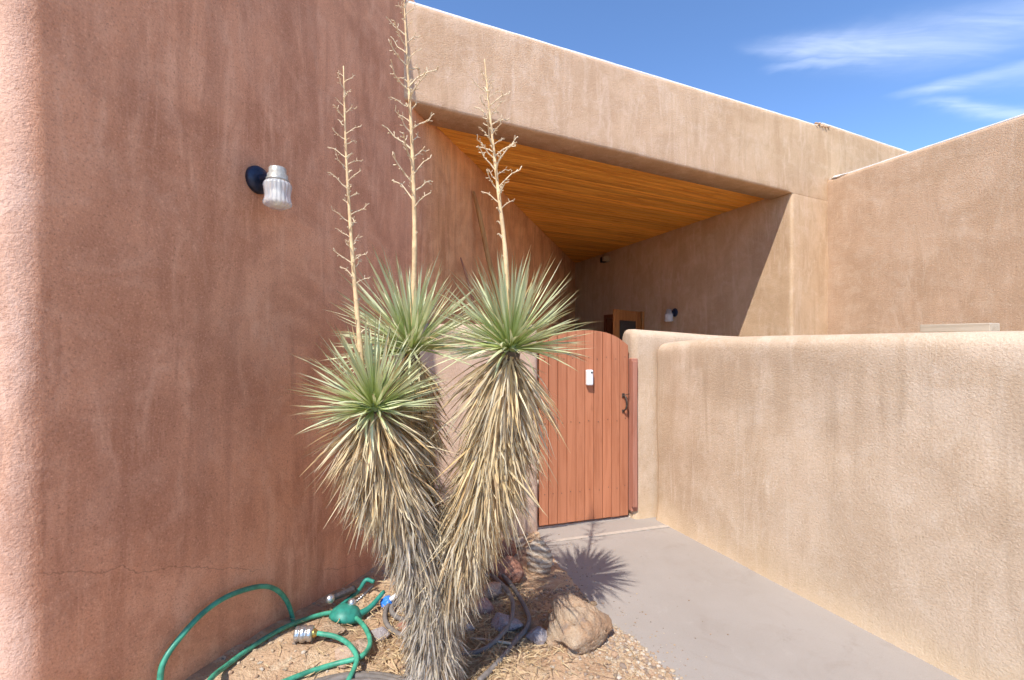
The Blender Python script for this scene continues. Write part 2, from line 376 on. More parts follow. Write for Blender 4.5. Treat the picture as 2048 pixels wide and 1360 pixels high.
def rock(name, c1, c2, c3, bands=0.0, scale=9):
    m, t, b = new_mat(name)
    co = t.node('ShaderNodeTexCoord').outputs['Object']
    if bands:
        wv = t.node('ShaderNodeTexWave', {'Scale': bands, 'Distortion': 3.5, 'Detail': 3.0, 'Detail Scale': 1.4, 'Vector': co}, bands_direction='Z')
        f = wv.outputs[1]
    else: f = t.ramp(t.noise(co, scale, 5, 0.65, 0.3), 0.35, 0.66)
    c = t.mixc(f, c1, c2)
    c = t.mixc(t.ramp(t.noise(co, scale * 1.7, 4, 0.7), 0.55, 0.7, 0, 0.8), c, c3)
    t.put(b.inputs['Base Color'], c); b.inputs['Roughness'].default_value = 0.92; b.inputs['Specular IOR Level'].default_value = 0.2
    h = t.m('ADD', t.noise(co, 60, 5, 0.7), t.m('MULTIPLY', t.noise(co, 16, 4, 0.65), 1.3))
    t.l.new(t.node('ShaderNodeBump', {'Strength': 1.0, 'Distance': 0.016, 'Height': h}).outputs[0], b.inputs['Normal'])
    return m
RK_TAN = rock('rock_tan', (0.50, 0.37, 0.25), (0.42, 0.26, 0.155), (0.24, 0.185, 0.15))
RK_BAND = rock('rock_banded', (0.62, 0.51, 0.39), (0.36, 0.25, 0.17), (0.48, 0.39, 0.30), 9.0)
RK_RED = rock('rock_red', (0.42, 0.21, 0.14), (0.32, 0.15, 0.10), (0.48, 0.30, 0.22))
RK_PINK = rock('rock_pink', (0.52, 0.33, 0.27), (0.44, 0.26, 0.20), (0.58, 0.42, 0.35))
RK_GREY = rock('rock_grey', (0.42, 0.37, 0.36), (0.33, 0.28, 0.28), (0.52, 0.46, 0.42))
RK_FLAT = rock('rock_beige', (0.58, 0.42, 0.31), (0.48, 0.32, 0.22), (0.60, 0.48, 0.38))

# ------------------------------------------------------------------ plan of the place
def lw_x(y): return 0.312 * y - 1.96              # face of the long side wall
HC = EYE + 1.9                                    # underside of the porch beam
A = Vector((-0.852, 3.55)); B = Vector((3.61, 5.80)); C = Vector((1.597, 11.4))
FD = (B - A).normalized()                         # along the beam, to the right
FN = Vector((FD.y, -FD.x))                        # out of the beam, to the viewer
GD = Vector((0.816, 0.24)).normalized(); GN = Vector((GD.y, -GD.x))
G0 = Vector((0.242, 3.76))                        # gate, left foot
GW = 0.85
def wob(p, f, seed=0.0):
    return noise.noise(Vector((p[0] * f + seed, p[1] * f - seed, p[2] * f + 2 * seed)))

def sweep(name, path, thick, z0, ztop, parent=None, mat=None, r=0.05, rb=0.0, r0=0.0, r1=0.0, amp=0.012, freq=1.6,
          step=0.06, zstep=0.07, flare=0.0, seed=0.0, tops=0.0, rbf=None):
    """soft adobe wall: front face on the left hand of the path; rounded top edge r, rounded ends r0/r1"""
    P = [Vector(p) for p in path]; st = []; acc = 0.0
    seglen = [(P[i + 1] - P[i]).length for i in range(len(P) - 1)]; tot = sum(seglen)
    ds = [0.0]
    def add(d):
        if d - ds[-1] > 1e-4: ds.append(d)
    marks = set()
    for rr, base in ((r0, 0), (r1, tot)):
        if rr > 0:
            for k in range(1, 9):
                dd = rr * (1 - math.cos(math.pi / 2 * k / 8)); marks.add(dd if base == 0 else tot - dd)
    acc = 0
    for L in seglen:
        n = max(1, int(L / step))
        for k in range(n): marks.add(acc + L * k / n)
        acc += L
    marks.add(tot)
    for d in sorted(marks): add(d)
    def pos(d):
        a = 0
        for i, L in enumerate(seglen):
            if d <= a + L + 1e-9 or i == len(seglen) - 1: return P[i].lerp(P[i + 1], min(1, max(0, (d - a) / L)))
            a += L
    verts = []; prof_n = None
    for i, d in enumerate(ds):
        p = pos(d); q0 = pos(max(0, d - 0.02)); q1 = pos(min(tot, d + 0.02))
        t = (q1 - q0).normalized(); n = Vector((-t.y, t.x))
        e = 0.0
        if r0 > 0 and d < r0: e = r0 - math.sqrt(max(0, r0 * r0 - (r0 - d) ** 2))
        if r1 > 0 and tot - d < r1: e = r1 - math.sqrt(max(0, r1 * r1 - (r1 - tot + d) ** 2))
        e = min(e, thick * 0.49)
        zt = (ztop(d / tot) if callable(ztop) else ztop) - e * 1.0
        rr = min(r, (thick - 2 * e) * 0.48)
        zb = z0
        prof = []
        rb_ = rbf(d) if rbf else rb
        if rb > 0:
            rb0 = rb; rb = rb_
            prof.append((thick - e, zb)); prof.append((e + rb, zb))
            for k in range(1, 4):
                a = math.pi / 2 * k / 4; prof.append((e + rb * (1 - math.sin(a)), zb + rb * (1 - math.cos(a))))
            prof.append((e, zb + rb)); rb = rb0
        else: prof.append((e, zb))
        zz0 = prof[-1][1]; nz = max(2, int(((ztop(0.5) if callable(ztop) else ztop) - z0) / zstep))
        for k in range(1, nz + 1): prof.append((e, zz0 + (zt - rr - zz0) * k / nz))
        for k in range(1, 6):
            a = math.pi / 2 * k / 5; prof.append((e + rr * (1 - math.cos(a)), zt - rr + rr * math.sin(a)))
        for k in range(0, 5):
            a = math.pi / 2 * k / 5; prof.append((thick - e - rr + rr * math.sin(a), zt - rr + rr * math.cos(a)))
        for k in range(0, 6): prof.append((thick - e, zt - rr - (zt - rr - zb) * k / 5 if rb == 0 or k < 5 else zb + 0.02))
        prof_n = len(prof)
        for (o, z) in prof:
            x = p.x - n.x * o; y = p.y - n.y * o
            k = amp * (wob((x, y, z), freq, seed) + 0.5 * wob((x, y, z), freq * 2.7, seed + 3))
            if o > thick * 0.6: k = 0
            fl = flare * math.exp(-max(0, z - z0) / 0.07) if o < thick * 0.5 else 0
            dz = tops * wob((x, y, 0), 1.3, seed + 9) if z > zt - 2 * rr - 0.02 else 0
            verts.append((x + n.x * (k + fl), y + n.y * (k + fl), z + dz))
    f = []; N = prof_n
    for i in range(len(ds) - 1):
        for k in range(N - 1):
            f.append((i * N + k, (i + 1) * N + k, (i + 1) * N + k + 1, i * N + k + 1))
        if rb > 0: f.append((i * N + N - 1, (i + 1) * N + N - 1, (i + 1) * N, i * N))
    f.append(tuple(range(N - 1, -1, -1))); f.append(tuple((len(ds) - 1) * N + k for k in range(N)))
    me = mesh(name, verts, f)
    bm = bmesh.new(); bm.from_mesh(me); bmesh.ops.recalc_face_normals(bm, faces=bm.faces); bm.to_mesh(me); bm.free()
    o = link(name, me, mat, parent, True)
    return o

# ------------------------------------------------------------------ ground
def ground_sheet():
    n = 24; xs = [-300, -60, -20, -8, -4, -2, 0, 2, 4, 8, 20, 60, 300]
    v = [(x, y, -0.035) for y in xs for x in xs]; k = len(xs)
    f = [(j * k + i, j * k + i + 1, (j + 1) * k + i + 1, (j + 1) * k + i) for j in range(k - 1) for i in range(k - 1)]
    tag(link('ground', mesh('ground', v, f), M_DIRT), kind='structure')
ground_sheet()
EDGE = [(0.16, 3.9), (0.24, 3.62), (0.31, 3.3), (0.42, 2.84), (0.545, 2.53), (0.635, 2.40), (0.77, 2.12), (0.98, 1.7), (1.5, 0.6), (2.4, -1.2), (3.2, -4.0)]
def edge_x(y):
    for (x0, y0), (x1, y1) in zip(EDGE, EDGE[1:]):
        if y <= y0 and y >= y1: return x0 + (x1 - x0) * (y0 - y) / (y0 - y1)
    return EDGE[0][0] if y > EDGE[0][1] else EDGE[-1][0]
def bed_z(x, y):
    e = edge_x(y); d = e - x                      # distance left of the path edge
    wall = max(0.0, min(1.0, (x - lw_x(y)) / 1.0))
    near = max(0.0, min(1.0, (3.1 - y) / 1.0))
    rise = 0.14 * (1 - wall) * near + 0.03 * near * max(0, min(1, d / 0.4))
    k = max(0.0, min(1.0, (d + 0.11) / 0.10)); k = k * k * (3 - 2 * k)
    nz = 0.022 * noise.noise(Vector((x * 4, y * 4, 1.0))) + 0.010 * noise.noise(Vector((x * 13, y * 13, 5.0)))
    return -0.030 + k * (0.030 + rise + nz * min(1, max(0.2, d / 0.25)))
def build_bed():
    xs = [-2.6 + 0.025 * i for i in range(int(3.9 / 0.025))]; ys = [0.4 + 0.025 * j for j in range(int(3.6 / 0.025))]
    v = [(x, y, bed_z(x, y)) for y in ys for x in xs]; k = len(xs)
    f = [(j * k + i, j * k + i + 1, (j + 1) * k + i + 1, (j + 1) * k + i) for j in range(len(ys) - 1) for i in range(k - 1)
         if xs[i] < edge_x(ys[j]) + 0.18]
    tag(link('dirt_bed', mesh('dirt_bed', v, f), M_DIRT, None, True), kind='structure')
build_bed()
def slab(name, pts, z1, z0, mat, parent=None, bev=0.008):
    bm = bmesh.new(); top = [bm.verts.new((p[0], p[1], z1)) for p in pts]; bot = [bm.verts.new((p[0], p[1], z0)) for p in pts]
    n = len(pts); ft = bm.faces.new(top); bm.faces.new(list(reversed(bot)))
    for i in range(n): bm.faces.new((top[i], bot[i], bot[(i + 1) % n], top[(i + 1) % n]))
    if bev: bmesh.ops.bevel(bm, geom=list(ft.edges), offset=bev, segments=2, affect='EDGES')
    return from_bm(name, bm, mat, parent)
def rag(pts, amp, seed):
    out = []
    for (a, b) in zip(pts, pts[1:]):
        a = Vector(a); b = Vector(b); n = max(1, int((b - a).length / 0.05))
        for k in range(n):
            p = a.lerp(b, k / n); q = noise.noise(Vector((p.x * 9, p.y * 9, seed))) * amp + noise.noise(Vector((p.x * 31, p.y * 31, seed))) * amp * 0.5
            out.append((p.x + q, p.y + q * 0.3))
    out.append(tuple(pts[-1])); return out
J0 = Vector((0.235, 3.55)); J1 = Vector((1.30, 3.86))                  # joint in front of the gate
left_edge = rag([(J0.x, J0.y - 0.012)] + [e for e in EDGE if e[1] < 3.5], 0.022, 3.0)
path_o = slab('path', left_edge + [(7.5, -4.0), (3.9, -1.2), (1.40, 3.86)], 0.0, -0.06, M_CONC)
tag(path_o, kind='structure')
th = slab('threshold_pavement', [(J0.x - 0.02, J0.y + 0.006), (1.40, 3.895), (1.40, 4.14), (0.14, 3.78)], 0.0, -0.06, M_CONC)
tag(th, kind='structure')
pf = slab('porch_floor', [(0.14, 3.80), (1.45, 4.17), (4.6, 5.2), (4.0, 6.3), (1.7, 12.0), (-0.8, 4.4), (-0.8, 3.6)], 0.006, -0.06, M_FLOOR, None, 0)
tag(pf, kind='structure')

jf = slab('joint_filler_pavement', rag([(J0.x - 0.01, J0.y - 0.020), (1.36, 3.853)], 0.006, 4.0) + list(reversed(rag([(J0.x - 0.01, J0.y + 0.016), (1.36, 3.90)], 0.006, 8.0))), 0.004, -0.03, M_MORTAR, None, 0)
tag(jf, kind='structure')
# ------------------------------------------------------------------ house
house = tag(empty('adobe_house', (0, 4, 0)), 'large adobe house with rose stucco side wall and deep covered porch', 'house')
def hpart(o):
    o.parent = house; o.matrix_parent_inverse = Matrix.Translation((0, -4, 0)); return o
# long side wall: far corner -> near rounded corner -> turns away to the left
def left_path():
    y_end = 11.75; pts = []
    ys = [y_end, 9, 7, 5.5]
    y = 5.5
    for yy in ys: pts.append((lw_x(yy), yy))
    ns = Vector((0.9547, -0.2977)); dirv = Vector((-0.2977, -0.9547)); yc = 1.462; p0 = Vector((lw_x(yc), yc)); rad = 0.11
    pts.append(tuple(p0)); cc = p0 - ns * rad
    for k in range(1, 15):
        a = R(70) * k / 14; q = cc + (ns * math.cos(a) + dirv * math.sin(a)) * rad; pts.append(tuple(q))
    last = Vector(pts[-1]); d2 = (Vector(pts[-1]) - Vector(pts[-2])).normalized()
    pts.append(tuple(last + d2 * 4.0)); return pts
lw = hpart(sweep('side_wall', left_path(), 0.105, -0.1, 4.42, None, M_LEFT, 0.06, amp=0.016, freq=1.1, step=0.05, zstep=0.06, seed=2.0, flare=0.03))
tag(lw, 'shaded rose stucco side wall')
# porch beam, porch wall, right wall
far = B + FD * 5.2
beam_top = lambda s: 4.56 - 0.0 if s < 0.30 else 4.52 - 0.24 * (s - 0.30) / 0.70
ext = A - FD * 0.25
LT = (far - ext).length
sB = (far - B).length / LT
def beam_top(s):                                    # s runs from the far right end to the left end
    sN = (far - (B + FD * 0.60)).length / LT
    if s < sN: return 4.56 + 0.10 * (sN - s) / sN
    return 4.505 - 0.215 * (s - sN) / (1 - sN)
beam = hpart(sweep('porch_beam', [tuple(far), tuple(ext)], 0.32, HC, beam_top, None, M_BEAM, 0.05, rb=0.022, rbf=lambda d: 0.022 if d > (far - B).length + 0.03 else 0.002, amp=0.010, freq=1.4, seed=5.0, tops=0.010))
def arc_corner(p, d_in, d_out, r, n=5):
    a = p - d_in * r; b = p + d_out * r
    return [tuple(a.lerp(p, t).lerp(p.lerp(b, t), t)) for t in [k / n for k in range(n + 1)]]
RD = (C - B).normalized()
pw_path = [tuple(far)] + arc_corner(B, -FD, RD, 0.05) + [tuple(C + RD * 0.4)]
hpart(sweep('porch_wall', pw_path, 0.28, -0.1, lambda s: HC - 0.001 if s * ((far - B).length + (C - B).length + 0.4) < (far - B).length + 0.335 else HC + 0.12, None, M_BEAM, 0.004, amp=0.010, freq=1.4, seed=5.0, flare=0.02))
Q = Vector((4.32, 6.16)); RWD = Vector((-0.36, 1.0)).normalized()
rw_top = lambda s: 3.80 - 0.03 * math.sin(s * 9)
rwall = hpart(sweep('wing_wall', [tuple(Q - RWD * 6.0), tuple(Q + RWD * 0.1)], 0.30, -0.1, 3.80, None, M_TAN, 0.05, amp=0.010, freq=1.3, seed=8.0, tops=0.012))
# white coating along the parapets
def cap(name, a, b, za, zb, w_, seed, zf=None):
    n = 70; v = []; f = []
    d = (b - a).normalized(); nn = Vector((-d.y, d.x)) 
    for i in range(n + 1):
        s = i / n; p = a.lerp(b, s); z = (zf(s) if zf else za + (zb - za) * s)
        j = 0.006 * noise.noise(Vector((s * 40, seed, 0))); 
        for (o, dz) in ((0.030 + j, -0.012), (0.020 + j, 0.004), (0.05, 0.014 + j), (w_, 0.012), (w_ + 0.01, -0.05)):
            q = p - nn * o; v.append((q.x, q.y, z + dz))
    for i in range(n):
        for k in range(4): f.append((i * 5 + k, (i + 1) * 5 + k, (i + 1) * 5 + k + 1, i * 5 + k + 1))
    f.append((0, 1, 2, 3, 4)); f.append(tuple(n * 5 + k for k in (4, 3, 2, 1, 0)))
    me = mesh(name, v, f); bm = bmesh.new(); bm.from_mesh(me); bmesh.ops.recalc_face_normals(bm, faces=bm.faces); bm.to_mesh(me); bm.free()
    return hpart(link(name, me, M_WHITECAP, None, True))
cap('parapet_cap', far, ext, 0, 0, 0.30, 1.0, beam_top)
cap('parapet_cap', Q - RWD * 6.0, Q + RWD * 0.02, 3.80, 3.80, 0.28, 4.0)
# patch of white membrane where the wing meets the beam, crumbled render above it
def lump(name, pos, size, mat, seed, sub=2, rz=0.0, amp=0.25, fr=3.0, flat=0.66):
    bm = bmesh.new(); bmesh.ops.create_icosphere(bm, subdivisions=sub, radius=1.0)
    for v in bm.verts:
        n = v.co.normalized(); k = 1 + amp * noise.noise(n * fr * 0.5 + Vector((seed, seed * 2, 0))) + amp * 0.5 * noise.noise(n * fr + Vector((0, seed, seed)))
        # chiselled faces
        for q in range(9):
            pl = Vector((math.sin(seed * 3 + q * 2.1), math.cos(seed * 5 + q * 1.7), math.sin(seed + q * 3.3))).normalized()
            h = flat; dd = n.dot(pl) * k
            if dd > h: k *= (h + (dd - h) * 0.15) / dd
        k += 0.035 * noise.noise(n * 7 + Vector((seed, 0, 0))) + 0.02 * noise.noise(n * 15)
        v.co = Vector((n.x * size[0], n.y * size[1], n.z * size[2])) * k
    o = from_bm(name, bm, mat, None, True); o.location = pos; o.rotation_euler.z = rz
    return o
hpart(lump('membrane_patch', (Q.x + 0.11, Q.y - 0.13, 3.80), (0.09, 0.14, 0.022), M_WHITECAP, 3.1, 3, 0.35))
nb = B + FD * 0.62
for k in range(5):
    p = nb + FD * (k * 0.07 - 0.1) + FN * 0.005
    hpart(lump('crumbled_render', (p.x, p.y, 4.505 + 0.012 * math.sin(k * 2)), (0.030, 0.022, 0.016), M_BEAM, 4.4 + k, 2))
# roof decks
def flat(name, pts, z0, z1, mat): return hpart(slab(name, pts, z1, z0, mat, None, 0))
bi = FN * -0.32
flat('roof', [tuple(A + bi), tuple(B + bi + FD * 0.0), tuple(C + Vector((0.1, 0.6))), (lw_x(11.6) - 0.1, 11.6), (lw_x(4.0) - 0.1, 4.0)], HC + 0.22, HC + 0.34, M_ROOF)
flat('roof', [(lw_x(11.5) - 0.25, 11.5), (lw_x(1.8) - 0.25, 1.8), (-5.0, 1.6), (-5.0, 11.5)], 4.0, 4.15, M_ROOF)
flat('roof', [tuple(B + FD * 0.3 - FN * 0.3), tuple(far - FN * 0.3), (9.5, 13.0), (2.2, 12.0)], 4.1, 4.2, M_ROOF)
# porch ceiling: boards laid along the beam
ceil = tag(empty('porch_ceiling', (0, 4, 0)), 'orange pine porch ceiling')
hpart(ceil); ceil.location = (0, 4, 0)
IN = -FN
depth = (C - B).dot(IN)
BW = 0.108; i = 0; d = 0.30
while d < depth + 0.02:
    d1 = min(d + BW - 0.010, depth + 0.05); dm = (d + d1) / 2
    # ends: on the side wall plane and on the porch wall plane
    def cut(dist):
        o = A + IN * dist
        # side wall: x = .312y - 1.96
        t0 = (0.312 * o.y - 1.96 - o.x) / (FD.x - 0.312 * FD.y)
        k = Vector((RD.y, -RD.x)); t1 = (B - o).dot(k) / FD.dot(k)
        return o + FD * (t0 + 0.004), o + FD * (t1 - 0.004), t1 - t0
    a0, b0, l0 = cut(d); a1, b1, l1 = cut(d1)
    if l0 > 0.05 and l1 > 0.02:
        zz = HC + 0.035 + 0.003 * random.random(); org = Vector((a0.x, a0.y, zz))
        ang = math.atan2(FD.y, FD.x); mi = Matrix.Rotation(-ang, 3, 'Z')
        P2 = [mi @ (Vector((p.x, p.y, zz)) - org) for p in (a0, b0, b1, a1)]
        v = []
        for p in P2: v.append((p.x, p.y, 0.010))
        inn = [(P2[0].x, P2[0].y + 0.009), (P2[1].x, P2[1].y + 0.009), (P2[2].x, P2[2].y - 0.009), (P2[3].x, P2[3].y - 0.009)]
        for p in inn: v.append((p[0], p[1], 0.0))
        for p in P2: v.append((p.x, p.y, 0.022))
        f = [(4, 7, 6, 5), (0, 4, 5, 1), (1, 5, 6, 2), (2, 6, 7, 3), (3, 7, 4, 0), (8, 9, 10, 11), (0, 1, 9, 8), (1, 2, 10, 9), (2, 3, 11, 10), (3, 0, 8, 11)]
        o = link('board', mesh('board', v, f), M_CEIL); o.parent = ceil
        o.location = org - Vector((0, 4, 0)); o.rotation_euler.z = ang
    d += BW; i += 1
# deck above the boards closes the joints
dk = slab('ceiling_deck', [tuple(A - FN * 0.30), tuple(B - FN * 0.30 - FD * 0.02), tuple(C), (lw_x(4.3) + 0.0, 4.3)], HC + 0.075, HC + 0.065, M_DOORDK, None, 0)
dk.parent = ceil; dk.location = (0, -4, 0)
# ---- door in the porch wall
RN = Vector((-RD.y, RD.x))                        # out of the porch wall, into the porch
def on_rw(px):                                     # point of the porch wall seen in photo column px
    xp = (px - 1024) / F; k = Vector((RD.y, -RD.x)); dd = B.dot(k) / (xp * k.x + k.y); return Vector((xp * dd, dd))
Hn = on_rw(1287); Lj = on_rw(1212)
DZ = EYE + 0.555
dr = empty('porch_doorway', (Hn.x, Hn.y, 0)); hpart(dr); dr.location = (Hn.x, Hn.y, 0)
tag(dr, 'brown wooden doorway with its glazed door standing open')
ln = (Lj - Hn).length; ang = math.atan2((Lj - Hn).y, (Lj - Hn).x)
mt = Matrix.Rotation(ang, 4, 'Z')
def dbox(name, lo, hi, mat, parent, bev=0.006, m_=None):
    bm = bmesh.new(); box(bm, lo, hi, bev, 2, m_ if m_ is not None else mt); return from_bm(name, bm, mat, parent)
dbox('door_frame', (-0.03, -0.02, 0), (0.07, 0.06, DZ), M_DOOR, dr)
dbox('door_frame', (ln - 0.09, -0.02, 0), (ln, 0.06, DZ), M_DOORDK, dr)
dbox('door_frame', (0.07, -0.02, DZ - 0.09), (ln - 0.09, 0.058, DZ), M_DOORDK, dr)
dbox('dark_interior', (0.07, -0.02, 0), (ln - 0.09, 0.03, DZ - 0.09), M_DOORDK, dr, 0.0)  # dark panel painted in for the unlit room behind the opening
E = Vector((1.79, 7.9)); e0 = Hn + RN * 0.08; ld = (E - e0); LL = ld.length; ma = Matrix.Translation((e0.x - Hn.x, e0.y - Hn.y, 0)) @ Matrix.Rotation(math.atan2(ld.y, ld.x), 4, 'Z')
leaf = empty('door_leaf', (0, 0, 0), dr)
for (lo, hi) in (((0.02, -0.022, 0.02), (0.20, 0.022, DZ - 0.01)), ((LL - 0.17, -0.022, 0.02), (LL, 0.022, DZ - 0.01))): dbox('stile', lo, hi, M_DOOR, leaf, 0.004, ma)
for (z0, z1) in ((DZ - 0.20, DZ - 0.012), (0.02, 0.30)): dbox('rail', (0.20, -0.020, z0), (LL - 0.17, 0.020, z1), M_DOOR, leaf, 0.004, ma)
dbox('pane', (0.195, -0.006, 0.295), (LL - 0.165, 0.006, DZ - 0.195), M_PANE, leaf, 0, ma)
dbox('hinge_side_strip', (-0.03, -0.05, DZ - 0.36), (0.03, -0.023, DZ - 0.02), M_BLACK, leaf, 0.004, ma)  # dark strip on the hinge side of the leaf

# ------------------------------------------------------------------ yard walls
EW0 = Vector((1.275, 4.05)); EWD = Vector((-0.435, 1.0)).normalized()
ew_top = lambda s: 1.560 + 0.080 * (1 - math.exp(-(1 - s) * 6.5 / 0.55))
yw = sweep('yard_wall', [tuple(EW0 - EWD * 6.5), tuple(EW0)], 0.26, -0.08, ew_top, None, M_YARD, 0.085, r1=0.07, amp=0.014, freq=1.5, seed=12.0, flare=0.035, step=0.05, zstep=0.05, tops=0.014)
tag(yw, 'long sand coloured low stucco wall along the right of the concrete path', 'wall')
gr = G0 + GD * (GW + 0.030)
gend = gr + GD * 3.55
gw_top = lambda s: 1.585 + 0.12 * (s ** 2.2)
gwall = sweep('gate_wall', [tuple(gend), tuple(gr)], 0.24, -0.08, gw_top, None, M_YARD, 0.075, r1=0.055, amp=0.010, freq=1.7, seed=15.0, flare=0.02, step=0.05, zstep=0.06, tops=0.008)
tag(gwall, 'sand coloured stucco wall with a rounded top joining the gate latch side', 'wall')
gl = G0 - GD * 0.018
sl = G0 - GD * 1.25
stub = sweep('stub_wall', [tuple(gl), tuple(sl)], 0.24, -0.08, 1.73, None, M_STUB, 0.06, r0=0.05, amp=0.008, freq=1.7, seed=17.0, flare=0.02, step=0.05, zstep=0.06, tops=0.008)
tag(stub, 'short pinkish stucco wall behind the yucca, left of the gate', 'wall')

# ------------------------------------------------------------------ gate
gate = tag(empty('gate', (G0.x, G0.y, 0), None, math.atan2(GD.y, GD.x)), 'red stained wooden plank gate with an arched top', 'gate')
nb_ = 10; bw = GW / nb_; GB = 0.055                 # set back from the wall face
def arch(x): 
    u = (x / GW - 0.5) * 2; return 1.685 - 0.135 * abs(u) ** 2.6
for k in range(nb_):
    x0 = k * bw + 0.0022; x1 = (k + 1) * bw - 0.0022; n = 4
    y0 = GB - 0.0125 + 0.0018 * math.sin(k * 5.3); y1 = y0 + 0.025; z0 = 0.028 + 0.003 * math.sin(k * 3.1)
    bm = bmesh.new(); xs = [x0 + (x1 - x0) * j / n for j in range(n + 1)]
    fr = [bm.verts.new((x0, y0, z0))] + [bm.verts.new((x1, y0, z0))] + [bm.verts.new((x, y0, arch(x))) for x in reversed(xs)]
    bk = [bm.verts.new((v.co.x, y1, v.co.z)) for v in fr]
    ff = bm.faces.new(fr); bm.faces.new(list(reversed(bk))); N = len(fr)
    for j in range(N): bm.faces.new((fr[j], bk[j], bk[(j + 1) % N], fr[(j + 1) % N]))
    bmesh.ops.bevel(bm, geom=list(ff.edges), offset=0.003, segments=1, affect='EDGES')
    from_bm('board', bm, M_GATE, gate)
for z in (0.25, 0.85, 1.40):
    bm = bmesh.new(); box(bm, (0.03, GB + 0.016, z), (GW - 0.03, GB + 0.05, z + 0.09), 0.004); from_bm('batten', bm, M_GATE, gate)
# screw heads
sm = bpy.data.meshes.new('screw'); bm = bmesh.new(); lathe(bm, [(0.0045, 0), (0.004, 0.0015), (0, 0.0018)], 8, Matrix.Rotation(R(90), 4, 'X')); bm.to_mesh(sm); bm.free(); sm.materials.append(M_IRON)
for k in range(nb_):
    for z in (0.29, 0.89, 1.44):
        o = link('screw', sm, None, gate); o.location = ((k + 0.5) * bw + 0.012 * math.sin(k * 7 + z * 9), GB - 0.0150, z + 0.01 * math.sin(k * 3))
bm = bmesh.new(); box(bm, (GW + 0.008, 0.0, 0.07), (GW + 0.072, 0.06, 1.435), 0.006); 
post = tag(from_bm('gate_post', bm, M_POST), 'faded red wooden stop post screwed to the wall beside the gate latch', 'post')
post.location = (G0.x, G0.y, 0); post.rotation_euler.z = math.atan2(GD.y, GD.x)
bm = bmesh.new(); box(bm, (GW + 0.002, -0.035, 0.12), (GW + 0.045, -0.001, 1.415), 0.005); ps = from_bm('stop_strip', bm, M_POST, post)
# latch handle
hd = empty('handle', (GW - 0.055, GB - 0.016, 1.02), gate)
bm = bmesh.new(); tube(bm, catmull([(0, -0.004, 0.085), (0.006, -0.03, 0.075), (0.010, -0.042, 0.04), (0.012, -0.040, 0.0), (0.006, -0.036, -0.03), (0, -0.004, -0.055)], 5), lambda s: 0.0065 + 0.003 * math.sin(s * math.pi), 8)
from_bm('grip', bm, M_IRON, hd, True)
for z, h in ((0.085, 0.028), (-0.055, 0.020)):
    bm = bmesh.new(); box(bm, (-0.013, -0.006, z - h * 0.7), (0.013, 0.0, z + h * 0.7), 0.003); from_bm('plate', bm, M_IRON, hd)
bm = bmesh.new(); tube(bm, [(0, -0.015, 0.092), (0.02, -0.02, 0.095), (0.05, -0.018, 0.098)], 0.004, 6); from_bm('thumb_latch', bm, M_IRON, hd, True)
# door viewer box on the gate
gz = at(1184, 756, 3.86)
db = tag(empty('doorbell', (0, 0, 0)), 'small white rounded doorbell box with a dark lens on the gate', 'doorbell')
lx = (Vector((gz.x, gz.y)) - G0).dot(GD)
db.location = (G0.x + GD.x * lx - GN.x * (GB - 0.016), G0.y + GD.y * lx - GN.y * (GB - 0.016), gz.z); db.rotation_euler.z = math.atan2(GD.y, GD.x)
bm = bmesh.new(); box(bm, (-0.031, -0.038, -0.068), (0.031, 0.0, 0.068), 0.012, 4); from_bm('case', bm, M_WHITE, db, False)
bm = bmesh.new(); lathe(bm, [(0.009, 0), (0.008, 0.003), (0, 0.0035)], 14, Matrix.Translation((0.014, -0.038, 0.044)) @ Matrix.Rotation(R(90), 4, 'X')); from_bm('lens', bm, M_LENS, db)

# ------------------------------------------------------------------ wall lamps
def lamp(name, label, base, nrm, s=1.0):
    root = tag(empty(name, (base.x, base.y, base.z), None, math.atan2(nrm.y, nrm.x)), label, 'lamp', 'ribbed glass wall lamps'); root.scale = (s, s, s)
    ry = Matrix.Rotation(R(90), 4, 'Y')
    bm = bmesh.new(); lathe(bm, [(0.0, -0.012), (0.066, -0.012), (0.066, 0.004), (0.060, 0.014), (0.044, 0.022), (0.02, 0.026), (0.0, 0.027)], 32, ry); from_bm('backplate', bm, M_NAVY, root, True)
    bm = bmesh.new(); tube(bm, catmull([(0.018, 0, 0.0), (0.05, 0, 0.004), (0.085, 0, 0.006)], 4), 0.024, 14); from_bm('arm', bm, M_NAVY, root, True)
    tx = Matrix.Translation((0.115, 0, 0))
    bm = bmesh.new(); lathe(bm, [(0.0, 0.046), (0.034, 0.046), (0.038, 0.041), (0.038, 0.012), (0.045, 0.010), (0.045, -0.006), (0.05, -0.010), (0.05, -0.020), (0.0, -0.020)], 32, tx); 
    o = from_bm('cap', bm, M_CAP, root, True)
    bm = bmesh.new(); lathe(bm, [(0.047, -0.019), (0.058, -0.030), (0.061, -0.042), (0.057, -0.068), (0.055, -0.090), (0.058, -0.112), (0.062, -0.122), (0.058, -0.134), (0.040, -0.142), (0.036, -0.146), (0.018, -0.145), (0.012, -0.149), (0.0, -0.149)], 96, tx, 20, 0.035); from_bm('glass_shade', bm, M_GLASS, root, True)
    bm = bmesh.new(); lathe(bm, [(0.0, -0.125), (0.018, -0.118), (0.028, -0.095), (0.024, -0.07), (0.014, -0.05), (0.014, -0.022), (0, -0.022)], 16, tx); from_bm('bulb', bm, M_BULB, root, True)
    return root
def on_lw(px):
    xp = (px - 1024) / F; d_ = 1.96 / (0.312 - xp); return Vector((xp * d_, d_))
q = on_lw(517); pz = at(517, 360, q.y)
lamp('wall_lamp', 'ribbed glass lamp with a pale cap on the rose side wall', Vector((q.x, q.y, pz.z)), Vector((0.9547, -0.2977)), 1.03)
q = on_rw(1350); pz = at(1350, 625, q.y)
